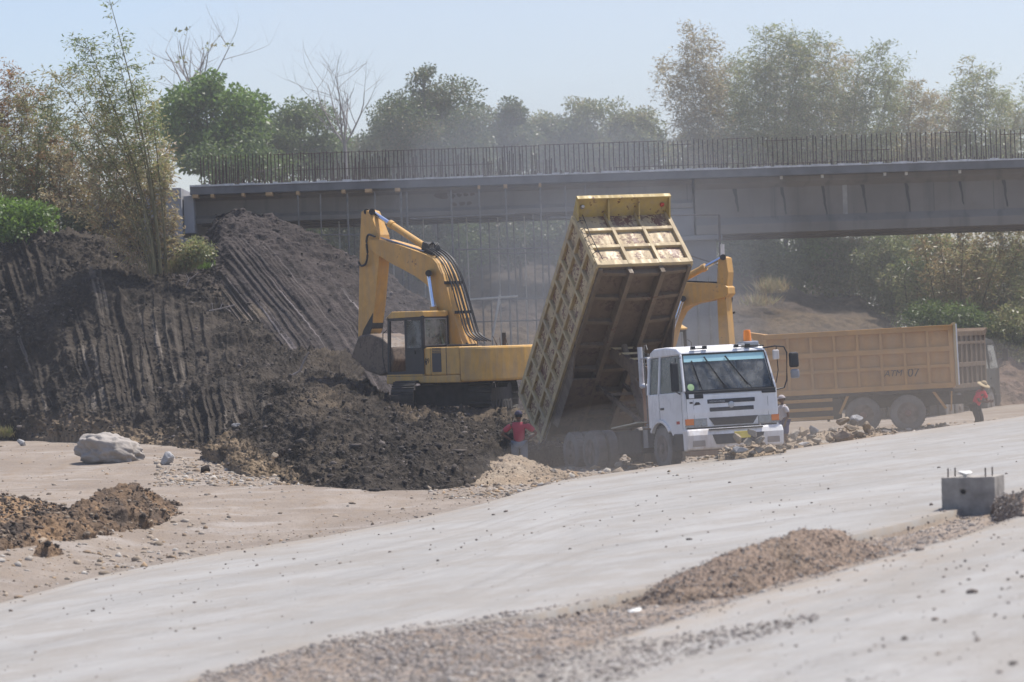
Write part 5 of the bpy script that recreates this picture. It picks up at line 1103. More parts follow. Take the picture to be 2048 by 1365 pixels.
    MB().box(x0+.1, .6, yb-.05, yb-.005, 2.08, 2.13).build('door_rail', d, cab)
    MB().box(.15, .2, yb-.005, yb+.03, 1.95, 2.06).build('door_handle', d, cab)
    MB().box(.0, .5, ya+.2, yb-.25, 1.45, 1.75).box(-.08, .06, ya+.22, yb-.27, 1.75, 2.45).build('seat', M['seat'], cab, .05)
    MB().tube([(1.0, ya+.25, 1.35), (.95, ya+.25, 1.95)], .03, 6).tube([(1.0, yb-.3, 1.35), (.95, yb-.3, 1.95)], .03, 6).box(.9, 1.25, ya+.1, ya+.25, 1.35, 2.0).build('control_lever', d, cab)
    MB().tube([(1.6, yb+.02, 1.4), (1.62, yb+.1, 1.9), (1.6, yb+.08, 2.6), (1.5, yb, 2.7)], .015, 6).build('grab_rail', d, cab)
    for o in root.children:
        if o not in old: o.location.z -= .15
    return cab
def arm_plates(root, Mi, name, pts, p0, n, thick, mt, bev=.02):
    """welded box section: outline given on plane p0/n, thickness away along -n"""
    P = [Mi @ q for q in plate_poly(pts, p0, n)]; off = Mi.to_3x3() @ (V(n)*-thick)
    return MB().prism(P, off).build(name, mt, root, bev)
# --- first excavator
yaw1 = math.radians(50); h1_ = V((-math.cos(yaw1), math.sin(yaw1), 0)); l1_ = V((-math.sin(yaw1), -math.cos(yaw1), 0))
org = V(at(913, 826, 66.7)); e1 = empty('excavator'); M1 = frame(org, h1_); e1.matrix_world = M1; I1 = M1.inverted()
tag(e1, 'yellow excavator numbered 09 reaching its arm down to the dark embankment', 'excavator')
tracks(e1, math.radians(-52), L=3.9); house(e1, '09')
n1_ = np.array(l1_); pc = np.array(org)+n1_*.33
boom = [(739, 479), (760, 480), (800, 491), (845, 507), (860, 514), (872, 527), (883, 548), (893, 576), (905, 621), (918, 668), (930, 702), (905, 712), (890, 690), (882, 663), (875, 620), (866, 592), (853, 570), (830, 553), (808, 541), (783, 528), (760, 514), (738, 499), (732, 489)]
bo_ = arm_plates(e1, I1, 'boom', boom, pc, n1_, .58, M['exc_yellow'], .015)
ps = np.array(org)+n1_*.25
stick = [(722, 424), (729, 420), (738, 423), (743, 434), (757, 470), (760, 492), (757, 530), (750, 610), (743, 660), (737, 676), (726, 677), (716, 674), (717, 624), (718, 560), (719, 500)]
stk_ = arm_plates(e1, I1, 'stick', stick, ps, n1_, .42, M['exc_yellow'], .015)
w_pts = [(738, 640), (746, 626), (744, 655), (737, 676), (722, 678), (727, 660)]
pw = np.array(org)+n1_*.256
arm_plates(e1, I1, 'worn_patch', w_pts, pw, n1_, .434, M['dark_metal'], 0)
pm_ = np.array(org)+n1_*.03
def lp(x, y, off=.03): return I1 @ V(on_plane(x, y, np.array(org)+n1_*off, n1_))
def cyl(a, b, f, r, par, I):
    MB().tube([a, a.lerp(b, f)], r, 14).build('ram_barrel', M['exc_yellow'], par); MB().tube([a.lerp(b, f-.03), a.lerp(b, f+.03)], r*1.18, 14).build('ram_collar', M['exc_yellow'], par); MB().tube([a.lerp(b, f), b], r*.62, 12).build('ram_rod', M['chrome'], par)
cyl(lp(849, 493, .04), lp(744, 424, .04), .62, .105, e1, I1)
MB().tube([lp(744, 424, .26), lp(744, 424, -.2)], .10, 12).tube([lp(733, 424, .24), lp(733, 424, -.18)], .09, 12).build('pivot_pin', M['dark_metal'], e1)
MB().prism([lp(841, 510, .16), lp(845, 484, .16), (lp(856, 488, .16)), lp(866, 517, .16)], I1.to_3x3() @ (l1_*-.3)).build('ram_bracket', M['dark_metal'], e1)
for off in (.48,):
    cyl(lp(878, 690, off), lp(857, 548, off), .5, .10, e1, I1)
MB().tube([lp(857, 547, .62), lp(857, 547, -.4)], .10, 12).build('boom_pin', M['dark_metal'], e1)
# hoses laid over the boom
hs = MB()
for k in range(7):
    o_ = .30-.09*k; e = 3+k%3; g_ = (.33-o_)*50
    hs.tube(spline([lp(x+e+g_, y-e*.5, o_) for x, y in ((848, 500), (862, 508), (877, 523), (890, 548), (901, 580), (914, 625), (928, 668), (950, 684))]), .022, 6)
hs.build('hose', M['hose'], bo_)
hs = MB()
for k in range(3): hs.tube(spline([lp(x+k*3, y, .1-.1*k) for x, y in ((852, 500), (866, 486), (874, 500), (872, 520))]), .025, 6)
hs.build('hose', M['hose'], bo_)
hs = MB(); hs.tube([lp(762, 476, .2), lp(848, 503, .2)], .028, 6).tube([lp(762, 476, .05), lp(848, 503, .05)], .028, 6).build('hose', M['steel'], bo_)
hs = MB(); hs.tube(spline([lp(x, y, .36) for x, y in ((750, 474), (737, 470), (733, 485), (735, 510), (731, 528), (722, 532), (717, 524))]), .035, 7).build('hose', M['hose'], stk_)
for t_ in ((886, 566), (907, 625)):
    MB().beam(lp(t_[0]+4, t_[1], .35), lp(t_[0]+4+34, t_[1]-1, -.33), .08, .09).build('hose_clamp', M['dark_metal'], bo_)
# bucket, curled and full of earth
bk_ = [(716, 672), (740, 668), (762, 676), (782, 694), (788, 722), (780, 744), (758, 752), (730, 742), (712, 722), (700, 716), (708, 694)]
pb = np.array(org)+n1_*.6
arm_plates(e1, I1, 'bucket', bk_, pb, n1_, 1.2, M['bucket'], .06)
MB().beam(lp(738, 640), lp(760, 690), .12, .1).build('bucket_link', M['bucket'], e1)
# --- second excavator behind the tipped bin
h2_ = V((.86, -.51, 0)); r2_ = V((-.51, -.86, 0)); org2 = V(at(1262, 836, 60)); e2 = empty('excavator'); M2 = frame(org2, h2_); e2.matrix_world = M2; I2 = M2.inverted()
tag(e2, 'second yellow excavator, mostly hidden behind the tipped bin, arm raised at the pier', 'excavator')
tracks(e2, math.radians(30), L=3.9); house(e2)
n2_ = np.array(r2_)
def lq(x, y, off=.0): return I2 @ V(on_plane(x, y, np.array(org2)+n2_*off, n2_))
boom2 = [(1302, 700), (1308, 660), (1322, 610), (1338, 580), (1356, 568), (1374, 565), (1410, 566), (1446, 568), (1455, 575), (1456, 588), (1450, 595), (1438, 598), (1410, 603), (1386, 608), (1372, 614), (1360, 624), (1350, 644), (1338, 690), (1326, 720), (1308, 722)]
b2_ = arm_plates(e2, I2, 'boom', boom2, np.array(org2)+n2_*.3, n2_, .55, M['exc_yellow'], .015)
stick2 = [(1436, 520), (1444, 513), (1452, 516), (1456, 545), (1452, 600), (1456, 650), (1460, 700), (1462, 750), (1446, 752), (1438, 700), (1434, 600), (1434, 560)]
s2_ = arm_plates(e2, I2, 'stick', stick2, np.array(org2)+n2_*.22, n2_, .42, M['exc_yellow'], .015)
cyl(lq(1330, 578), lq(1445, 516), .68, .11, e2, I2)
cyl(lq(1318, 740, .42), lq(1366, 598, .42), .4, .10, e2, I2); MB().tube([lq(1366, 598, .5), lq(1366, 598, -.4)], .1, 12).build('boom_pin', M['dark_metal'], e2)
MB().tube([lq(1446, 515, .28), lq(1446, 515, -.26)], .1, 12).build('pivot_pin', M['dark_metal'], e2)
MB().tube(spline([lq(x, y, -.36) for x, y in ((1440, 566), (1456, 572), (1464, 592), (1460, 615), (1462, 626), (1470, 625))]), .035, 7).tube([lq(1372, 563, .1), lq(1446, 566, .1)], .03, 6).build('hose', M['hose'], b2_)
bk2 = [(1440, 745), (1466, 745), (1490, 760), (1496, 790), (1478, 812), (1446, 806), (1430, 780)]
arm_plates(e2, I2, 'bucket', bk2, np.array(org2)+n2_*.55, n2_, 1.1, M['bucket'], .06)
pl_ = MB(); q = V(at(1450, 520, 60)); pl_.box(q.x-.06, q.x+.06, q.y+.9, q.y+1.2, -.5, q.z+.55); tag(pl_.build('marker_post', M['offwhite']), 'white post standing behind the second excavator arm', 'post')
# ------------------------------------------------------------------ people
def skin_mesh(name, verts, edges, m, parent, root=0, sub=2):
    """verts: (x, y, z, radius)"""
    me = bpy.data.meshes.new(name); me.from_pydata([v[:3] for v in verts], edges, []); o = link(name, me, m, parent)
    bm = bmesh.new(); bm.from_mesh(me); ly = bm.verts.layers.skin.verify(); bm.verts.ensure_lookup_table()
    for i, v in enumerate(bm.verts): r = verts[i][3]; v[ly].radius = (r, r) if not isinstance(r, tuple) else r; v[ly].use_root = i == root
    bm.to_mesh(me); bm.free()
    sk_ = o.modifiers.new('skin', 'SKIN'); sk_.use_smooth_shade = True; sk_.branch_smoothing = .2
    s = o.modifiers.new('sub', 'SUBSURF'); s.levels = sub; s.render_levels = sub; return o
class Fig:
    def __init__(s): s.v = []; s.e = []
    def p(s, x, y, z, r, to=None):
        s.v.append((x, y, z, r)); i = len(s.v)-1
        if to is not None: s.e.append((to, i))
        return i
    def chain(s, pts, to=None):
        for q in pts: to = s.p(*q, to=to)
        return to
def hand(f, w_, d, side, k=1.0):
    """palm, four bent fingers and a thumb from wrist vertex w_ along d"""
    x, y, z, r = f.v[w_]; d = V(d).normalized(); s = V(side).normalized(); n = d.cross(s).normalized(); o = V((x, y, z))
    pa = o+d*.055*k; i = f.p(*pa, .026, to=w_)
    for j, (a, L) in enumerate(((-.033, .065), (-.011, .078), (.011, .073), (.032, .058))):
        b = pa+d*.035*k+s*a; t1 = b+d*L*.5+n*.006; t2 = b+d*L*.9+n*.024
        b_ = f.p(*b, .011, to=i); c_ = f.p(*t1, .0095, to=b_); f.p(*t2, .0075, to=c_)
    t = o+d*.03-s*.035; a = f.p(*t, .011, to=w_); f.p(*(t+d*.035-s*.015+n*.015), .009, to=a)
def head(root, c, yaw, hat=None, face=True, pitch=0):
    """skull with brow, nose, mouth, ears and cropped hair; c is the head centre"""
    bm = bmesh.new(); bmesh.ops.create_uvsphere(bm, u_segments=24, v_segments=16, radius=1)
    for v in bm.verts:
        x, y, z = v.co
        jaw = 1-.28*max(0, -z)**1.2; v.co = V((x*.098*(jaw if x > 0 else jaw*.96)+(.012 if z < -.3 and x > 0 else 0), y*.076*jaw, z*.118))
        if x > .75 and -.35 < z < .12: v.co.x += .022*max(0, 1-abs(y)*5)*(1 if z < .05 else .4)
        if x > .7 and .12 < z < .3: v.co.x += .006
        if x > .65 and .02 < z < .14 and .2 < abs(y) < .5: v.co.x -= .008
        if x > .65 and -.5 < z < -.4: v.co.x += .006*max(0, 1-abs(y)*3)
        if abs(y) > .93 and -.15 < z < .15 and -.2 < x < .2: v.co.y *= 1.16
    me = bpy.data.meshes.new('head'); bm.to_mesh(me); bm.free()
    Mh = Matrix.Translation(V(c)) @ Matrix.Rotation(yaw, 4, 'Z') @ Matrix.Rotation(pitch, 4, 'Y')
    h = link('head', me, M['skin'], root, True); h.matrix_local = Mh
    for s in (-1, 1):
        MB().lathe([(.0001, .012), (.009, .008), (.011, 0), (.0001, -.004)], (.082, s*.030, .010), (1, 0, 0), 10).build('eye', M['hair'], h, 0, True)
        MB().lathe([(.0001, -.006), (.024, 0), (.03, .006), (.018, .014), (.0001, .012)], (-.004, s*.074, -.004), (0, s, 0), 12).build('ear', M['skin'], h, 0, True)
    MB().tube([(.086, -.022, -.062), (.094, 0, -.060), (.086, .022, -.062)], .006, 6).build('mouth', plain('lips', (.12, .05, .04), .5), h)
    bm = bmesh.new(); bmesh.ops.create_uvsphere(bm, u_segments=20, v_segments=12, radius=1)
    for v in bm.verts:
        x, y, z = v.co; v.co = V((x*.104-.006, y*.083, max(z, -.35 if x < .1 else .3)*.122+.004))
    me = bpy.data.meshes.new('hair'); bm.to_mesh(me); bm.free(); link('hair', me, M['hair'], h, True)
    return h
def cap(h, m, brim='peak'):
    bm = bmesh.new(); bmesh.ops.create_uvsphere(bm, u_segments=24, v_segments=12, radius=1)
    for v in bm.verts:
        x, y, z = v.co; v.co = V((x*.116-.004, y*.094, max(z, .12)*.128+.012))
    me = bpy.data.meshes.new('cap'); bm.to_mesh(me); bm.free(); o = link('cap', me, m, h, True)
    if brim == 'peak':
        P = [(.09+.085*math.cos(a)*1.0, .082*math.sin(a), .030-.012*math.cos(a)) for a in np.linspace(-1.5, 1.5, 12)]
        MB().prism([(x, y, z) for x, y, z in P], (0, 0, .006)).build('cap_peak', m, o)
    elif brim == 'straw':
        MB().lathe([(.095, .03), (.13, .025), (.19, .0), (.21, -.02), (.205, -.026), (.12, .015), (.09, .02)], (0, 0, .02), (0, 0, 1), 28).build('hat_brim', m, o, 0, True)
    return o
def garment(name, root, verts, edges, m, sub=2): return skin_mesh(name, verts, edges, m, root, 0, sub)
def standing(root, arms, lean=0, shirt='shirt_red', legs='jeans', legpose=((.10, 0, 0), (-.10, 0, 0)), k=1.0, shorts=False):
    """1.62 m body facing +x; arms: per side (elbow, wrist, hand dir)"""
    f = Fig()
    L = lambda z: lean*(max(z-.9, 0))
    pel = f.p(0, 0, .92, .125); w_ = f.p(L(1.05), 0, 1.06, .118, pel); ch = f.p(L(1.25), 0, 1.25, .130, w_); up_ = f.p(L(1.36)-.005, 0, 1.365, .095, ch); nk = f.p(L(1.43), 0, 1.435, .05, up_); f.p(L(1.5)+.012, 0, 1.495, .05, nk)
    for s, (el, wr, hd) in zip((1, -1), arms):
        sh = f.p(L(1.35), s*.17, 1.345, .058, up_); e = f.p(*el, .043, to=sh); w2 = f.p(*wr, .028, to=e); hand(f, w2, hd, (0, 0, 1) if abs(hd[2]) < .7 else (1, 0, 0))
    for s, (ly, kx, fx) in zip((1, -1), legpose):
        hp = f.p(0, s*.09, .86, .092, pel); kn = f.p(kx, s*.105, .47, .058, hp); an = f.p(fx, s*.11, .085, .038, kn); he = f.p(fx-.03, s*.11, .045, .036, an); f.p(fx+.13, s*.12, .03, .03, an)
    body = skin_mesh('body', f.v, f.e, M['skin'], root)
    # shirt
    g = Fig(); a = g.p(0, 0, .86, .142); b = g.p(L(1.05), 0, 1.06, .136, a); c = g.p(L(1.25), 0, 1.25, .148, b); d = g.p(L(1.36)-.005, 0, 1.365, .112, c); g.p(L(1.42), 0, 1.415, .066, d)
    for s, (el, wr, hd) in zip((1, -1), arms):
        sh = g.p(L(1.35), s*.17, 1.345, .076, d); p = V((L(1.35), s*.17, 1.345)).lerp(V(el), .78); g.p(*p, .072, to=sh)
    garment('shirt', root, g.v, g.e, M[shirt])
    g = Fig(); a = g.p(0, 0, .93, .135)
    for s, (ly, kx, fx) in zip((1, -1), legpose):
        hp = g.p(0, s*.095, .86, .108, a); kn = g.p(kx, s*.107, .47, .080, hp)
        if not shorts: g.p(fx-.01, s*.11, .10, .062, kn)
    garment('shorts' if shorts else 'trousers', root, g.v, g.e, M[legs])
    m = MB()
    for s, (ly, kx, fx) in zip((1, -1), legpose): m.lathe([(.0001, -.12), (.045, -.10), (.05, 0), (.045, .14), (.02, .18), (.0001, .185)], (fx+.0, s*.115, .042), (1, .05*s, 0), 12)
    m.build('shoes', M['black_trim'], root, 0, True)
    return body
# man in red with his back to the camera, hands on hips
p1 = empty('person', frame(at(1041, 957, 79.5), (.1, 1, 0))); tag(p1, 'person in a faded red T-shirt seen from behind, hands on hips', 'person')
standing(p1, (((-.02, .40, 1.13), (.05, .20, .98), (.5, -.6, -.5)), ((.02, -.40, 1.12), (.06, -.21, .98), (.5, .6, -.5))), 0, 'shirt_red', 'jeans')
p1.scale = (.95, 1.12, 1); hd = head(p1, (.015, 0, 1.575), .3); cap(hd, M['cap_dark'], 'none')
letter('CREW', .085, plain('pale_print', (.5, .26, .26), .8), p1, 'shirt_print', (-.158, -.11, 1.26), (0, 1, 0), (0, 0, 1)) if False else None
# man in a pale shirt behind the white truck's corner
p2 = empty('person', frame(at(1570, 900, 74.5), (-.93, -.35, 0))); tag(p2, 'person in a pale grey T-shirt and cap standing by the white bumper', 'person')
standing(p2, (((-.03, .24, 1.09), (.08, .22, .86), (.3, 0, -1)), ((.0, -.24, 1.09), (.12, -.20, .90), (.4, 0, -1))), .06, 'shirt_grey', 'shorts_blue', shorts=True)
p2.scale = (.96, .96, .86)
hd = head(p2, (.055, 0, 1.58), 0, pitch=.1); cap(hd, M['cap_grey'], 'peak')
# stooping person in bright red by the dark truck
p3 = empty('person', frame(at(1956, 868, 67), (.75, -.66, 0))); tag(p3, 'person in bright red with a straw hat stooping beside the dark truck', 'person')
f = Fig(); pel = f.p(-.06, 0, .84, .12); w_ = f.p(.0, 0, .98, .115, pel); ch = f.p(.08, 0, 1.15, .125, w_); up_ = f.p(.14, 0, 1.25, .09, ch); nk = f.p(.19, 0, 1.31, .05, up_); f.p(.23, 0, 1.36, .05, nk)
for s in (1, -1):
    sh = f.p(.14, s*.17, 1.22, .056, up_); e = f.p(.22, s*.24, .98, .042, sh); w2 = f.p(.42, s*.12, .95, .028, e); hand(f, w2, (.8, -s*.3, .2), (0, 0, 1))
    hp = f.p(-.05, s*.09, .80, .09, pel); kn = f.p(.08, s*.11, .44, .057, hp); an = f.p(-.04, s*.11, .085, .038, kn); f.p(.1, s*.12, .03, .03, an)
skin_mesh('body', f.v, f.e, M['skin'], p3)
g = Fig(); a = g.p(-.05, 0, .80, .135); b = g.p(.0, 0, .98, .132, a); c = g.p(.08, 0, 1.15, .142, b); d = g.p(.14, 0, 1.25, .108, c); g.p(.18, 0, 1.30, .068, d)
for s in (1, -1): sh = g.p(.14, s*.17, 1.22, .074, d); g.p(.20, s*.225, 1.04, .068, sh)
garment('shirt', p3, g.v, g.e, M['shirt_bright'])
g = Fig(); a = g.p(-.06, 0, .84, .13)
for s in (1, -1): hp = g.p(-.05, s*.095, .80, .105, a); kn = g.p(.08, s*.11, .44, .078, hp); g.p(-.04, s*.11, .1, .06, kn)
garment('trousers', p3, g.v, g.e, M['trousers_dark'])
hd = head(p3, (.25, 0, 1.45), 0, pitch=.5); cap(hd, M['straw'], 'straw')
sk2 = MB(); q = p3.matrix_world @ V((.50, -.02, .97))
def rock_mesh(seed, r=(1, 1, 1), rough=.35, sub=3, cuts=13):
    bm = bmesh.new(); bmesh.ops.create_icosphere(bm, subdivisions=sub, radius=1); n = len(bm.verts); co = np.array([v.co[:] for v in bm.verts])
    g = np.random.default_rng(seed); 
    for _ in range(cuts):
        d = g.normal(size=3); d /= np.linalg.norm(d); h = g.uniform(.42, .8); t = co@d; co = co-np.where(t > h, (t-h)*.96, 0)[:, None]*d
    co = co*(1+rough*.5*fbm(co*1.3+seed, 3)[:, None]+rough*.22*fbm(co*5+seed, 2)[:, None]); co *= np.array(r)
    for v, c in zip(bm.verts, co): v.co = c
    me = bpy.data.meshes.new('rock'); bm.to_mesh(me); bm.free(); return me
def stone_mat(name, a, b, c):
    t = NT(name); co = t.coord(); oi = t.N('ObjectInfo').outputs['Random']; n = t.noise(co, 1.4, 5, .6); n2 = t.noise(co, 6, 4, .6)
    col = t.mix(t.step(n, .35, .65), a, b); col = t.mix(t.math('MULTIPLY', t.step(n2, .55, .72), .6), col, c); col = t.mix(t.math('MULTIPLY', oi, .45), col, tuple(x*.55 for x in b))
    t.bsdf(col, .9, 0, t.bump(n2, .6, .05), .2); return t.m
SM = stone_mat('broken_rock', (.42, .37, .31), (.31, .27, .225), (.50, .47, .43)); SMT = stone_mat('tan_rock', (.45, .36, .255), (.37, .30, .23), (.28, .245, .21)); SMG = stone_mat('grey_rock', (.41, .40, .40), (.33, .325, .325), (.50, .49, .48))
RV = [rock_mesh(200+i) for i in range(6)]
def rock(px, py, s, w_, h_, lab, group=None, mt=None, seed=0, name='rock', tilt=0, cat='rock'):
    r = random.Random(seed); me = RV[seed % 6].copy(); me.materials.append(mt or SM)
    o = bpy.data.objects.new(name, me); COL.objects.link(o); p = at(px, py, s); o.location = p
    o.scale = (w_/s/2, w_/s/2*r.uniform(.7, 1), h_/s/2); o.rotation_euler = (r.uniform(-.3, .3), tilt+r.uniform(-.15, .15), r.uniform(0, 6))
    tag(o, lab, cat, group); return o
G1 = 'rocks piled before the white truck'; L1 = 'broken grey-brown rock in the pile before the white bumper'
k = 0
for px, py, w_, h_ in ((1455, 898, 16, 16), (1520, 900, 30, 20), (1540, 898, 26, 20), (1495, 884, 22, 18), (1520, 880, 24, 20), (1465, 905, 26, 14), (1505, 905, 22, 14), (1440, 908, 16, 9), (1414, 914, 20, 9), (1432, 916, 16, 8), (1398, 917, 14, 7), (1556, 903, 18, 10)):
    rock(px, py, 86, w_, h_, L1, G1, [SM, SM, SMT][k % 3], 300+k); k += 1
rock(1476, 877, 86, 26, 24, 'rounded brown rock on top of the pile, before the number plate', G1, SMT, 340)
rock(1504, 866, 86, 17, 32, 'upright pointed rock sticking out of the pile before the bumper', G1, SM, 341, tilt=-.5)
rock(1478, 899, 86.3, 38, 24, 'large pale grey flat-faced rock low in the pile', G1, SMG, 342)
rock(1562, 895, 86.3, 26, 13, 'flat brown rock at the right end of the bumper pile', G1, SMT, 343)
G2 = 'rocks heaped before the parked truck'; L2 = 'broken tan-grey rock in the heap before the parked truck'
k = 0
for px, py, w_, h_ in ((1590, 872, 26, 22), (1606, 866, 30, 24), (1620, 876, 26, 18), (1632, 884, 30, 16), (1660, 878, 26, 26), (1680, 872, 34, 26), (1714, 872, 36, 24), (1738, 864, 24, 20), (1745, 874, 26, 14), (1722, 880, 28, 14), (1755, 874, 20, 18), (1765, 880, 20, 12), (1772, 868, 22, 14), (1700, 858, 30, 20), (1666, 862, 26, 18), (1598, 884, 22, 12), (1584, 884, 22, 10), (1650, 888, 26, 8), (1790, 876, 18, 8), (1783, 872, 16, 12)):
    rock(px, py-3, 77-.012*(px-1560), w_, h_, L2, G2, [SM, SMT, SM][k % 3], 400+k); k += 1
rock(1712, 840, 74.9, 40, 24, 'big pale rock crowning the heap before the parked truck', G2, SMG, 441)
rock(1686, 842, 74.9, 32, 20, 'tan slab-like rock next to the pale crowning one', G2, SMT, 442)
rock(1732, 852, 74.9, 26, 24, 'tan rock leaning against the crowning rock', G2, SMT, 443)
rock(1626, 860, 76.3, 32, 26, 'thin grey slab tilted on the left part of the heap', G2, SMG, 445, tilt=.7).scale.y *= .3
rock(1608, 888, 77, 30, 9, 'flat grey slab lying at the near foot of the heap', G2, SMG, 446)
rock(1690, 874, 76, 50, 34, 'large dark brown boulder in the middle of the heap', G2, plain('dark_boulder', (.24, .19, .15), .9, 0, .3, 3), 447)
b_ = gpt(222, 925); bd = rock_mesh(777, rough=.75, sub=5, cuts=0); bd.materials.append(stone_mat('pale_boulder', (.40, .365, .335), (.34, .305, .27), (.27, .235, .21))); bd.polygons.foreach_set('use_smooth', [True]*len(bd.polygons))
s_ = FPX/np.dot(b_-CAM, FW); o = bpy.data.objects.new('boulder', bd); COL.objects.link(o); o.location = at(222, 909, s_); o.scale = (68/s_, 52/s_, 38/s_); o.rotation_euler = (0, .24, .1)
tag(o, 'big pale boulder lying at the foot of the dark embankment', 'boulder')
rock(193, 915, sg(193, 922), 26, 18, 'small tan rock against the near side of the boulder', None, SMT, 500)
rock(335, 917, sg(335, 930), 36, 32, 'blocky grey concrete lump right of the boulder', None, SMG, 501, 'concrete_lump', cat='rubble')
rock(44, 886, sg(44, 893), 26, 18, 'grey-white rock at the far edge of the dirt track', None, SMG, 502)
rock(410, 938, sg(410, 946), 36, 22, 'dark brown lump at the edge of the orange cut', None, DKM, 503, 'earth_clod', cat='earth clod')
rock(1270, 1222, sg(1270, 1228), 46, 16, 'flat white stone in the gravel between the carriageways', None, M['offwhite'], 504)
rock(1338, 943, sg(1338, 946), 14, 8, 'tan stone lying on the carriageway in front of the truck', None, SMT, 505)
rock(1355, 951, sg(1355, 953), 8, 6, 'small brown stone on the carriageway near the tan one', None, SM, 506)
rock(1238, 931, 80, 22, 18, 'dusty brown rock beside the white truck middle', None, SM, 507)
rock(1108, 944, 83, 24, 18, 'round brown rock at the right foot of the tan heap', None, SM, 508)
rock(1128, 950, 83.5, 16, 12, 'small tan rock at the right tip of the tan heap', None, SMT, 509)
for i, (px, py, w_, h_, mt, lab) in enumerate(((640, 826, 34, 22, DKM, 'dark clod on the middle of the spoil slope'), (486, 828, 44, 30, DKM, 'big dark clod at the left of the spoil slope'), (470, 850, 24, 14, SMG, 'grey stone below the big dark clod'), (625, 852, 26, 16, DKM, 'dark flat clod under the spoil slope crest'), (548, 912, 22, 16, SMT, 'tan stone at the top of the orange cut'), (562, 905, 24, 22, DKM, 'dark stone beside the tan one at the orange cut'))):
    rock(px, py, np.interp(py, [826, 912], [66, 77])+2.0, w_, h_, lab, None, mt, 520+i, 'earth_clod' if mt is DKM else 'rock', cat='earth clod' if mt is DKM else 'rock')
# dead branches lying on the earth
def stickpx(pts, s, r, lab, extra=()):
    root = MB(); P = [tuple(at(x, y, s)) for x, y in pts]; root.tube(P, [r*(1-.5*i/len(P)) for i in range(len(P))], 6)
    for e in extra: root.tube([tuple(at(x, y, s)) for x, y in e], r*.5, 5)
    tag(root.build('dead_branch', BK['pale']), lab, 'branch')
stickpx([(586, 750), (600, 742), (608, 722), (618, 704)], 67, .035, 'pale dead stick lying on the spoil slope', [[(600, 742), (606, 746)]])
stickpx([(418, 622), (440, 618), (470, 610)], 58.5, .03, 'forked dead branch caught at the edge of the embankment', [[(426, 624), (424, 606)], [(450, 616), (462, 624)], [(440, 618), (446, 606)]])
stickpx([(372, 574), (378, 560), (396, 546)], 56, .02, 'thin dead twig under the bamboo foot', [[(378, 560), (372, 548)]])
# concrete block with cut bars and a lump of old plaster on it
bc_ = gpt(1938, 1037); sB = FPX/np.dot(bc_-CAM, FW); blk = empty('concrete_block', frame(bc_, (.35, .937, 0))); tag(blk, 'grey concrete footing block with cut bars sticking out of its top', 'concrete block')
W = 108/sB; H = 86/sB
bm = bmesh.new(); bmesh.ops.create_cube(bm, size=1); bmesh.ops.subdivide_edges(bm, edges=bm.edges, cuts=14, use_grid_fill=True)
co = np.array([v.co[:] for v in bm.verts]); nrm = co/np.linalg.norm(co, axis=1, keepdims=True); Pq = co*np.array([W*.9, W, H])
dq = .006*fbm(Pq*9, 3)+.012*np.minimum(fbm(Pq*14+5, 2)-.1, 0)*(np.abs(co).max(1) > .49)*(np.sort(np.abs(co), 1)[:, 1] > .44)
hole = np.exp(-(((Pq[:, 1]-.07)/.035)**2+((Pq[:, 2]-.10)/.032)**2))*(co[:, 0] < -.49)
for v, p_, n_, dd_, hh in zip(bm.verts, Pq, nrm, dq, hole): v.co = V(p_)+V(n_)*float(dd_)+V((.05*float(hh), 0, 0))
me = bpy.data.meshes.new('block'); bm.to_mesh(me); bm.free(); bo = link('block', me, plain('block_concrete', (.31, .285, .255), .9, 0, .3, 4), blk); bo.location = (W*.45, 0, H/2-.03)
for y, x in ((.31, .08), (.25, .3), (-.25, .08), (-.31, .3)): MB().tube([(x, y*W/.8, H-.05), (x+.01, y*W/.8, H+.105)], .011, 8).build('bar_end', M['rebar'], blk)
MB().tube([(-.012, .075, H*.62), (.02, .075, H*.62)], .034, 12).build('bar_hole', M['ink'], blk)
lm = rock_mesh(888, rough=.7, sub=3); lm.materials.append(M['offwhite']); o = bpy.data.objects.new('plaster_lump', lm); COL.objects.link(o); o.location = V(bc_)+blk.matrix_world.to_3x3() @ V((.18, .06, H+.03)); o.scale = (.11, .125, .07)
tag(o, 'crumpled white lump resting on the concrete block', 'plaster lump')
# ------------------------------------------------------------------ loose stones
def stones(name, P, R, m, lab=None, seed=1, kind='stuff'):
    g = np.random.default_rng(seed); n = len(P)
    t = (1+5**.5)/2; base = np.array([(-1, t, 0), (1, t, 0), (-1, -t, 0), (1, -t, 0), (0, -1, t), (0, 1, t), (0, -1, -t), (0, 1, -t), (t, 0, -1), (t, 0, 1), (-t, 0, -1), (-t, 0, 1)])/1.9
    F_ = np.array([(0, 11, 5), (0, 5, 1), (0, 1, 7), (0, 7, 10), (0, 10, 11), (1, 5, 9), (5, 11, 4), (11, 10, 2), (10, 7, 6), (7, 1, 8), (3, 9, 4), (3, 4, 2), (3, 2, 6), (3, 6, 8), (3, 8, 9), (4, 9, 5), (2, 4, 11), (6, 2, 10), (8, 6, 7), (9, 8, 1)])
    v = base[None]*(1+g.normal(0, .22, (n, 12, 1)))*R[:, None, None]*g.uniform(.6, 1.25, (n, 1, 3))
    v[..., 2] *= .75; v += P[:, None]; q = (F_[None]+12*np.arange(n)[:, None, None]).reshape(-1, 3)
    me = bpy.data.meshes.new(name); quads_mesh(me, v.reshape(-1, 3), q)
    a = me.attributes.new('tint', 'FLOAT', 'POINT'); a.data.foreach_set('value', np.repeat(g.random(n), 12).astype(np.float32))
    return tag(link(name, me, m), lab, None, None, kind)
def gravel_mat(name, *cols):
    t = NT(name); a = t.N('Attribute', attribute_name='tint').outputs['Fac']; n = len(cols); c = t.ramp(a, *[((i+.5)/n, cols[i]) for i in range(n)]); t.bsdf(c, .9, 0, None, .2); return t.m
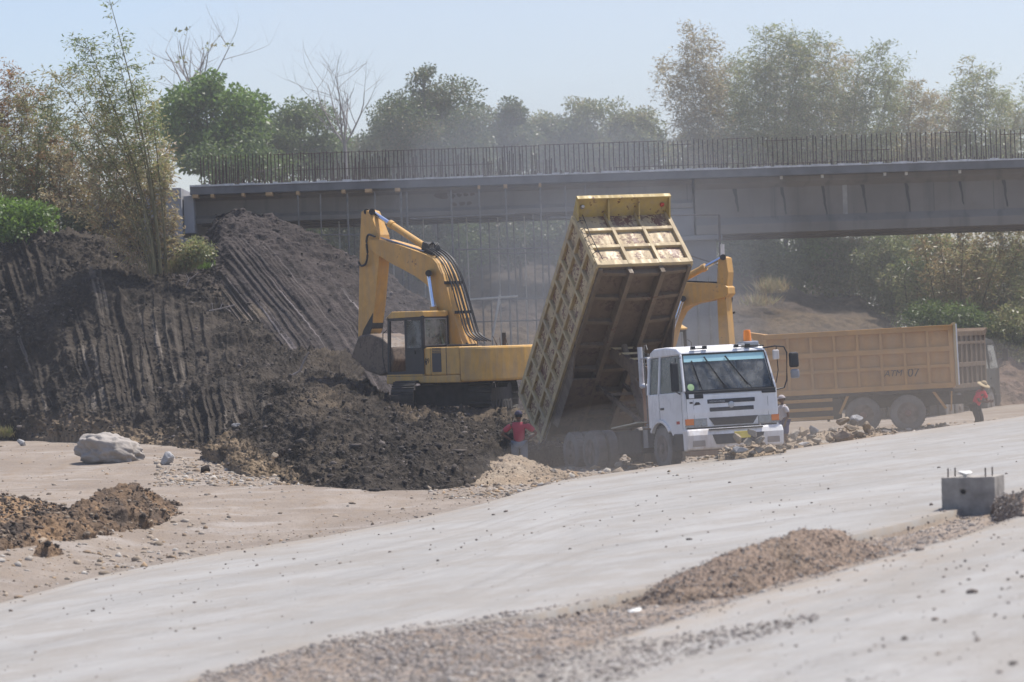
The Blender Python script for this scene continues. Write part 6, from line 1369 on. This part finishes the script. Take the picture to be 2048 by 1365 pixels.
GRV = gravel_mat('mixed_gravel', (.19, .165, .145), (.26, .23, .205), (.32, .285, .26), (.21, .19, .178), (.38, .345, .31)); GRD = gravel_mat('dark_gravel', (.10, .085, .075), (.17, .14, .12), (.24, .2, .17)); GRT = gravel_mat('tan_pebbles', (.2, .16, .12), (.38, .31, .24), (.30, .25, .2), (.45, .42, .38), (.12, .1, .085), (.34, .24, .15))
def scatter(n, zone, seed, ylo=24, yhi=75, xlo=-12, xhi=20):
    g = np.random.default_rng(seed); Y = np.exp(g.uniform(math.log(ylo), math.log(yhi), n)); X = Y*g.uniform(-.185, .185, n)
    dF, dN, dM = zones(X, Y); k = zone(X, Y, dF, dN, dM, g); X = X[k]; Y = Y[k]; z = Gz(X); 
    dF, dN, dM = zones(X, Y); zz, dirt, med = zgn(X, Y); on = (dF < -.1) & ((dN > .1) | (dM < -.1)); z = np.where(on, z+.014, zz); return np.stack([X, Y, z], -1)
# median gravel
P = scatter(110000, lambda X, Y, a, b, c, g: (c > -.15) & (b < .12), 1, 23, 62); stones('median_gravel', P, np.random.default_rng(1).gamma(2.0, .005, len(P))+.006, GRV)
# dirt verge pebbles
P = scatter(34000, lambda X, Y, a, b, c, g: (a > -.2) & (X < 3) & (g.random(len(X)) < np.where(a < 4, .5, .14)), 2, 36, 100); stones('verge_pebbles', P, np.random.default_rng(2).gamma(1.3, .012, len(P))+.008, GRT)
P = scatter(9000, lambda X, Y, a, b, c, g: (a > -.1) & (X > 1), 12, 66, 95); stones('verge_pebbles', P, np.random.default_rng(3).gamma(1.8, .022, len(P))+.010, GRT)
# crumbs on the carriageways, thicker near the edges and in the spilled band
def on_road(X, Y, a, b, c, g):
    far = (a < 0) & (b > 0); near = c < 0; d = np.where(far, np.minimum(-a*.5, b), -c)
    n = fbm(np.stack([X*.5, Y*.18, X*0+2], -1), 3); return (far | near) & (g.random(len(X)) < np.clip(.05+.22*np.exp(-d*1.3)+.22*np.maximum(n, 0), 0, 1))
P = scatter(16000, on_road, 4); stones('road_crumbs', P, np.random.default_rng(5).gamma(1.2, .0065, len(P))+.005, GRD)
def spill(X, Y, a, b, c, g):
    px = 1024+FPX*X/Y; py = 696-.033*(px-1024)+FPX*(3.1-Gz(X))/Y
    yc = np.interp(px, [900, 1100, 1300, 1480, 1600], [1330, 1345, 1310, 1268, 1240]); w_ = np.interp(px, [900, 1100, 1300, 1480, 1600], [50, 50, 26, 14, 6]); return (np.abs(py-yc) < w_*(.6+.8*g.random(len(X)))) & (px > 700) & (px < 1620)
P = scatter(60000, spill, 6, 22, 42); stones('spilled_gravel', P, np.random.default_rng(7).gamma(2.0, .0055, len(P))+.006, GRV)
def spill2(X, Y, a, b, c, g):
    px = 1024+FPX*X/Y; py = 696-.033*(px-1024)+FPX*(3.1-Gz(X))/Y
    return (px > 380) & (px < 1300) & (py > np.interp(px, [380, 700, 1060, 1300], [1362, 1275, 1228, 1185])-8) & (b < .9+1.1*fbm(np.stack([X*.8, Y*.3, X*0+4], -1), 3)) & (b > -1.2)
P = scatter(90000, spill2, 8, 22, 46); stones('spilled_gravel', P, np.random.default_rng(9).gamma(2.0, .005, len(P))+.006, GRV)
# bigger single stones on the near carriageway
P = scatter(300, lambda X, Y, a, b, c, g: (c < -.2), 14, 22, 40); stones('loose_stones', P, np.random.default_rng(10).gamma(2.0, .007, len(P))+.009, GRD)
# rubble on the dirt heaps' skirts and spoil foot
def near_heap(X, Y, a, b, c, g):
    px = 1024+FPX*X/Y; py = 696-.033*(px-1024)+FPX*(3.1-zg(X, Y))/Y
    return (((px < 400) & (py > 1040) & (py < 1150) & (g.random(len(X)) < .3)) | ((px > 300) & (px < 640) & (py > 915) & (py < 975)) | ((px > 840) & (px < 1160) & (py > 950) & (py < 1000))) & (a > -.3)
P = scatter(60000, near_heap, 16, 36, 90); stones('heap_rubble', P, np.random.default_rng(11).gamma(1.4, .017, len(P))+.010, GRT)

# stones and clods lying on the heaps and on the loose parts of the embankment
def on_mesh(o, n, seed, rr, m, name, pick=None):
    me = o.data; nv = len(me.vertices); co = np.zeros(nv*3, np.float32); me.vertices.foreach_get('co', co); co = co.reshape(-1, 3)
    g = np.random.default_rng(seed); k = np.arange(nv)
    if pick is not None: k = k[pick(me, co, g)]
    k = g.choice(k, min(n, len(k)), False); P = co[k]+g.normal(0, .02, (len(k), 3))
    s_ = stones(name, P, rr(g, len(k)), m, None, seed); s_.parent = o; return s_
CLOD = gravel_mat('earth_clods', (.025, .022, .021), (.055, .047, .043), (.035, .031, .029), (.085, .07, .06), (.14, .12, .11)); 
for i, o in enumerate(HEAPS):
    k = o.name.split('.')[0]
    m_, n_, r_ = {'rubble_heap': (gravel_mat('rubble_bits', (.22, .165, .115), (.30, .235, .17), (.36, .29, .22), (.26, .22, .18), (.16, .13, .10)), 900, .018), 'dirt_heap': (GRT, 2600, .018), 'gravel_heap': (GRV, 7000, .0065), 'earth_clod': (CLOD, 40, .02)}[k]
    if k == 'dirt_heap': m_ = gravel_mat('heap_clods', (.06, .048, .04), (.09, .07, .055), (.05, .042, .038), (.3, .24, .18), (.16, .11, .08))
    on_mesh(o, n_, 60+i, lambda g, n: g.gamma(2, r_*.5, n)+r_*.5, m_, 'surface_stones')
def loose(me, co, g):
    a = np.zeros(len(co), np.float32); me.attributes['groove'].data.foreach_get('value', a); return (a < .3) | (g.random(len(co)) < .2)
on_mesh(EMB, 13000, 80, lambda g, n: g.gamma(1.2, .016, n)+.010, CLOD, 'clods', loose)
on_mesh(SLO, 2500, 81, lambda g, n: g.gamma(1.2, .014, n)+.010, CLOD, 'clods', loose)
# ------------------------------------------------------------------ light, sky, air, camera
SUN = V((.36, .27, 1.0)).normalized()
w = bpy.data.worlds.new('World'); scn.world = w; w.use_nodes = True
nt = w.node_tree; bg = nt.nodes['Background']; sk = nt.nodes.new('ShaderNodeTexSky'); sk.sky_type = 'NISHITA'; sk.sun_disc = False
sk.sun_elevation = math.asin(SUN.z); sk.sun_rotation = math.atan2(SUN.x, SUN.y); sk.altitude = 0; sk.air_density = 1.0; sk.dust_density = 1.5; sk.ozone_density = 1.6
mxw = nt.nodes.new('ShaderNodeMix'); mxw.data_type = 'RGBA'; mxw.blend_type = 'MULTIPLY'; mxw.inputs[0].default_value = 1; mxw.inputs[7].default_value = (.95, .93, 1.0, 1); nt.links.new(sk.outputs[0], mxw.inputs[6]); nt.links.new(mxw.outputs[2], bg.inputs[0]); bg.inputs[1].default_value = .115
sl = bpy.data.lights.new('sun', 'SUN'); sl.energy = 4.2; sl.angle = math.radians(.5); sl.color = (1, .95, .87)
so = bpy.data.objects.new('sun', sl); COL.objects.link(so); so.rotation_euler = (-SUN).to_track_quat('-Z', 'Y').to_euler(); so.location = (20, 60, 60)
def air(name, density, col, aniso=.3):
    m = bpy.data.materials.new(name); m.use_nodes = True; n = m.node_tree.nodes; n.clear()
    o = n.new('ShaderNodeOutputMaterial'); v = n.new('ShaderNodeVolumePrincipled')
    v.inputs['Color'].default_value = (*col, 1); v.inputs['Density'].default_value = density; v.inputs['Anisotropy'].default_value = aniso
    m.node_tree.links.new(v.outputs[0], o.inputs['Volume']); return m
AIR = True
if AIR:
    o = MB().box(-420, 420, -20, 460, -2.2, 60).build('haze', air('hazy_air', .0004, (.86, .90, .97), .2)); tag(o, kind='stuff')
    def puff(name, c, r, den, col, seed, aniso=.35):
        bm = bmesh.new(); bmesh.ops.create_icosphere(bm, subdivisions=5, radius=1)
        me = bpy.data.meshes.new(name); bm.to_mesh(me); bm.free()
        n = len(me.vertices); co = np.zeros(n*3, np.float32); me.vertices.foreach_get('co', co); co = co.reshape(-1, 3)
        k = 1+.32*fbm(co*1.6+seed, 3)[:, None]; co = co*k*np.array(r)+np.array(c)
        me.vertices.foreach_set('co', co.astype(np.float32).ravel()); me.update()
        o = link(name, me, air(name+'_air', den, col, aniso), None, True); tag(o, kind='stuff'); return o
    puff('dust_cloud', (10, 138, 2), (36, 32, 26), .0056, (.82, .82, .79), 1)
    puff('dust_cloud', (8.6, 85, .3), (8.5, 8.5, 3.2), .020, (.58, .54, .49), 2)
    puff('dust_cloud', (3.4, 70.6, .1), (4.6, 2.6, 1.5), .040, (.62, .58, .54), 3)
    puff('smoke', (2.4, 108, 6.5), (8.0, 6, 6.5), .012, (.60, .63, .70), 4)
    puff('smoke', (.5, 122, 8.5), (9, 6, 4.5), .010, (.66, .70, .77), 5)
    puff('smoke', (3.8, 103, 3.5), (5.0, 5, 5.0), .012, (.60, .63, .69), 6)
scn.view_settings.view_transform = 'Standard'; scn.view_settings.look = 'None'; scn.view_settings.exposure = .48; scn.view_settings.gamma = 1
c = bpy.data.cameras.new('camera'); c.sensor_width = 36; c.lens = FPX/2048*36; c.clip_end = 6000; c.clip_start = .5
c.dof.use_dof = True; c.dof.focus_distance = 80; c.dof.aperture_fstop = 1.6
co = bpy.data.objects.new('camera', c); COL.objects.link(co)
co.matrix_world = Matrix(((RI[0], UP[0], -FW[0], CAM[0]), (RI[1], UP[1], -FW[1], CAM[1]), (RI[2], UP[2], -FW[2], CAM[2]), (0, 0, 0, 1)))
scn.camera = co
cy = scn.cycles; cy.volume_bounces = 1; cy.max_bounces = 8; cy.transparent_max_bounces = 16; cy.diffuse_bounces = 3; cy.glossy_bounces = 3
cy.use_denoising = True
try: cy.denoiser = 'OPENIMAGEDENOISE'
except Exception: pass
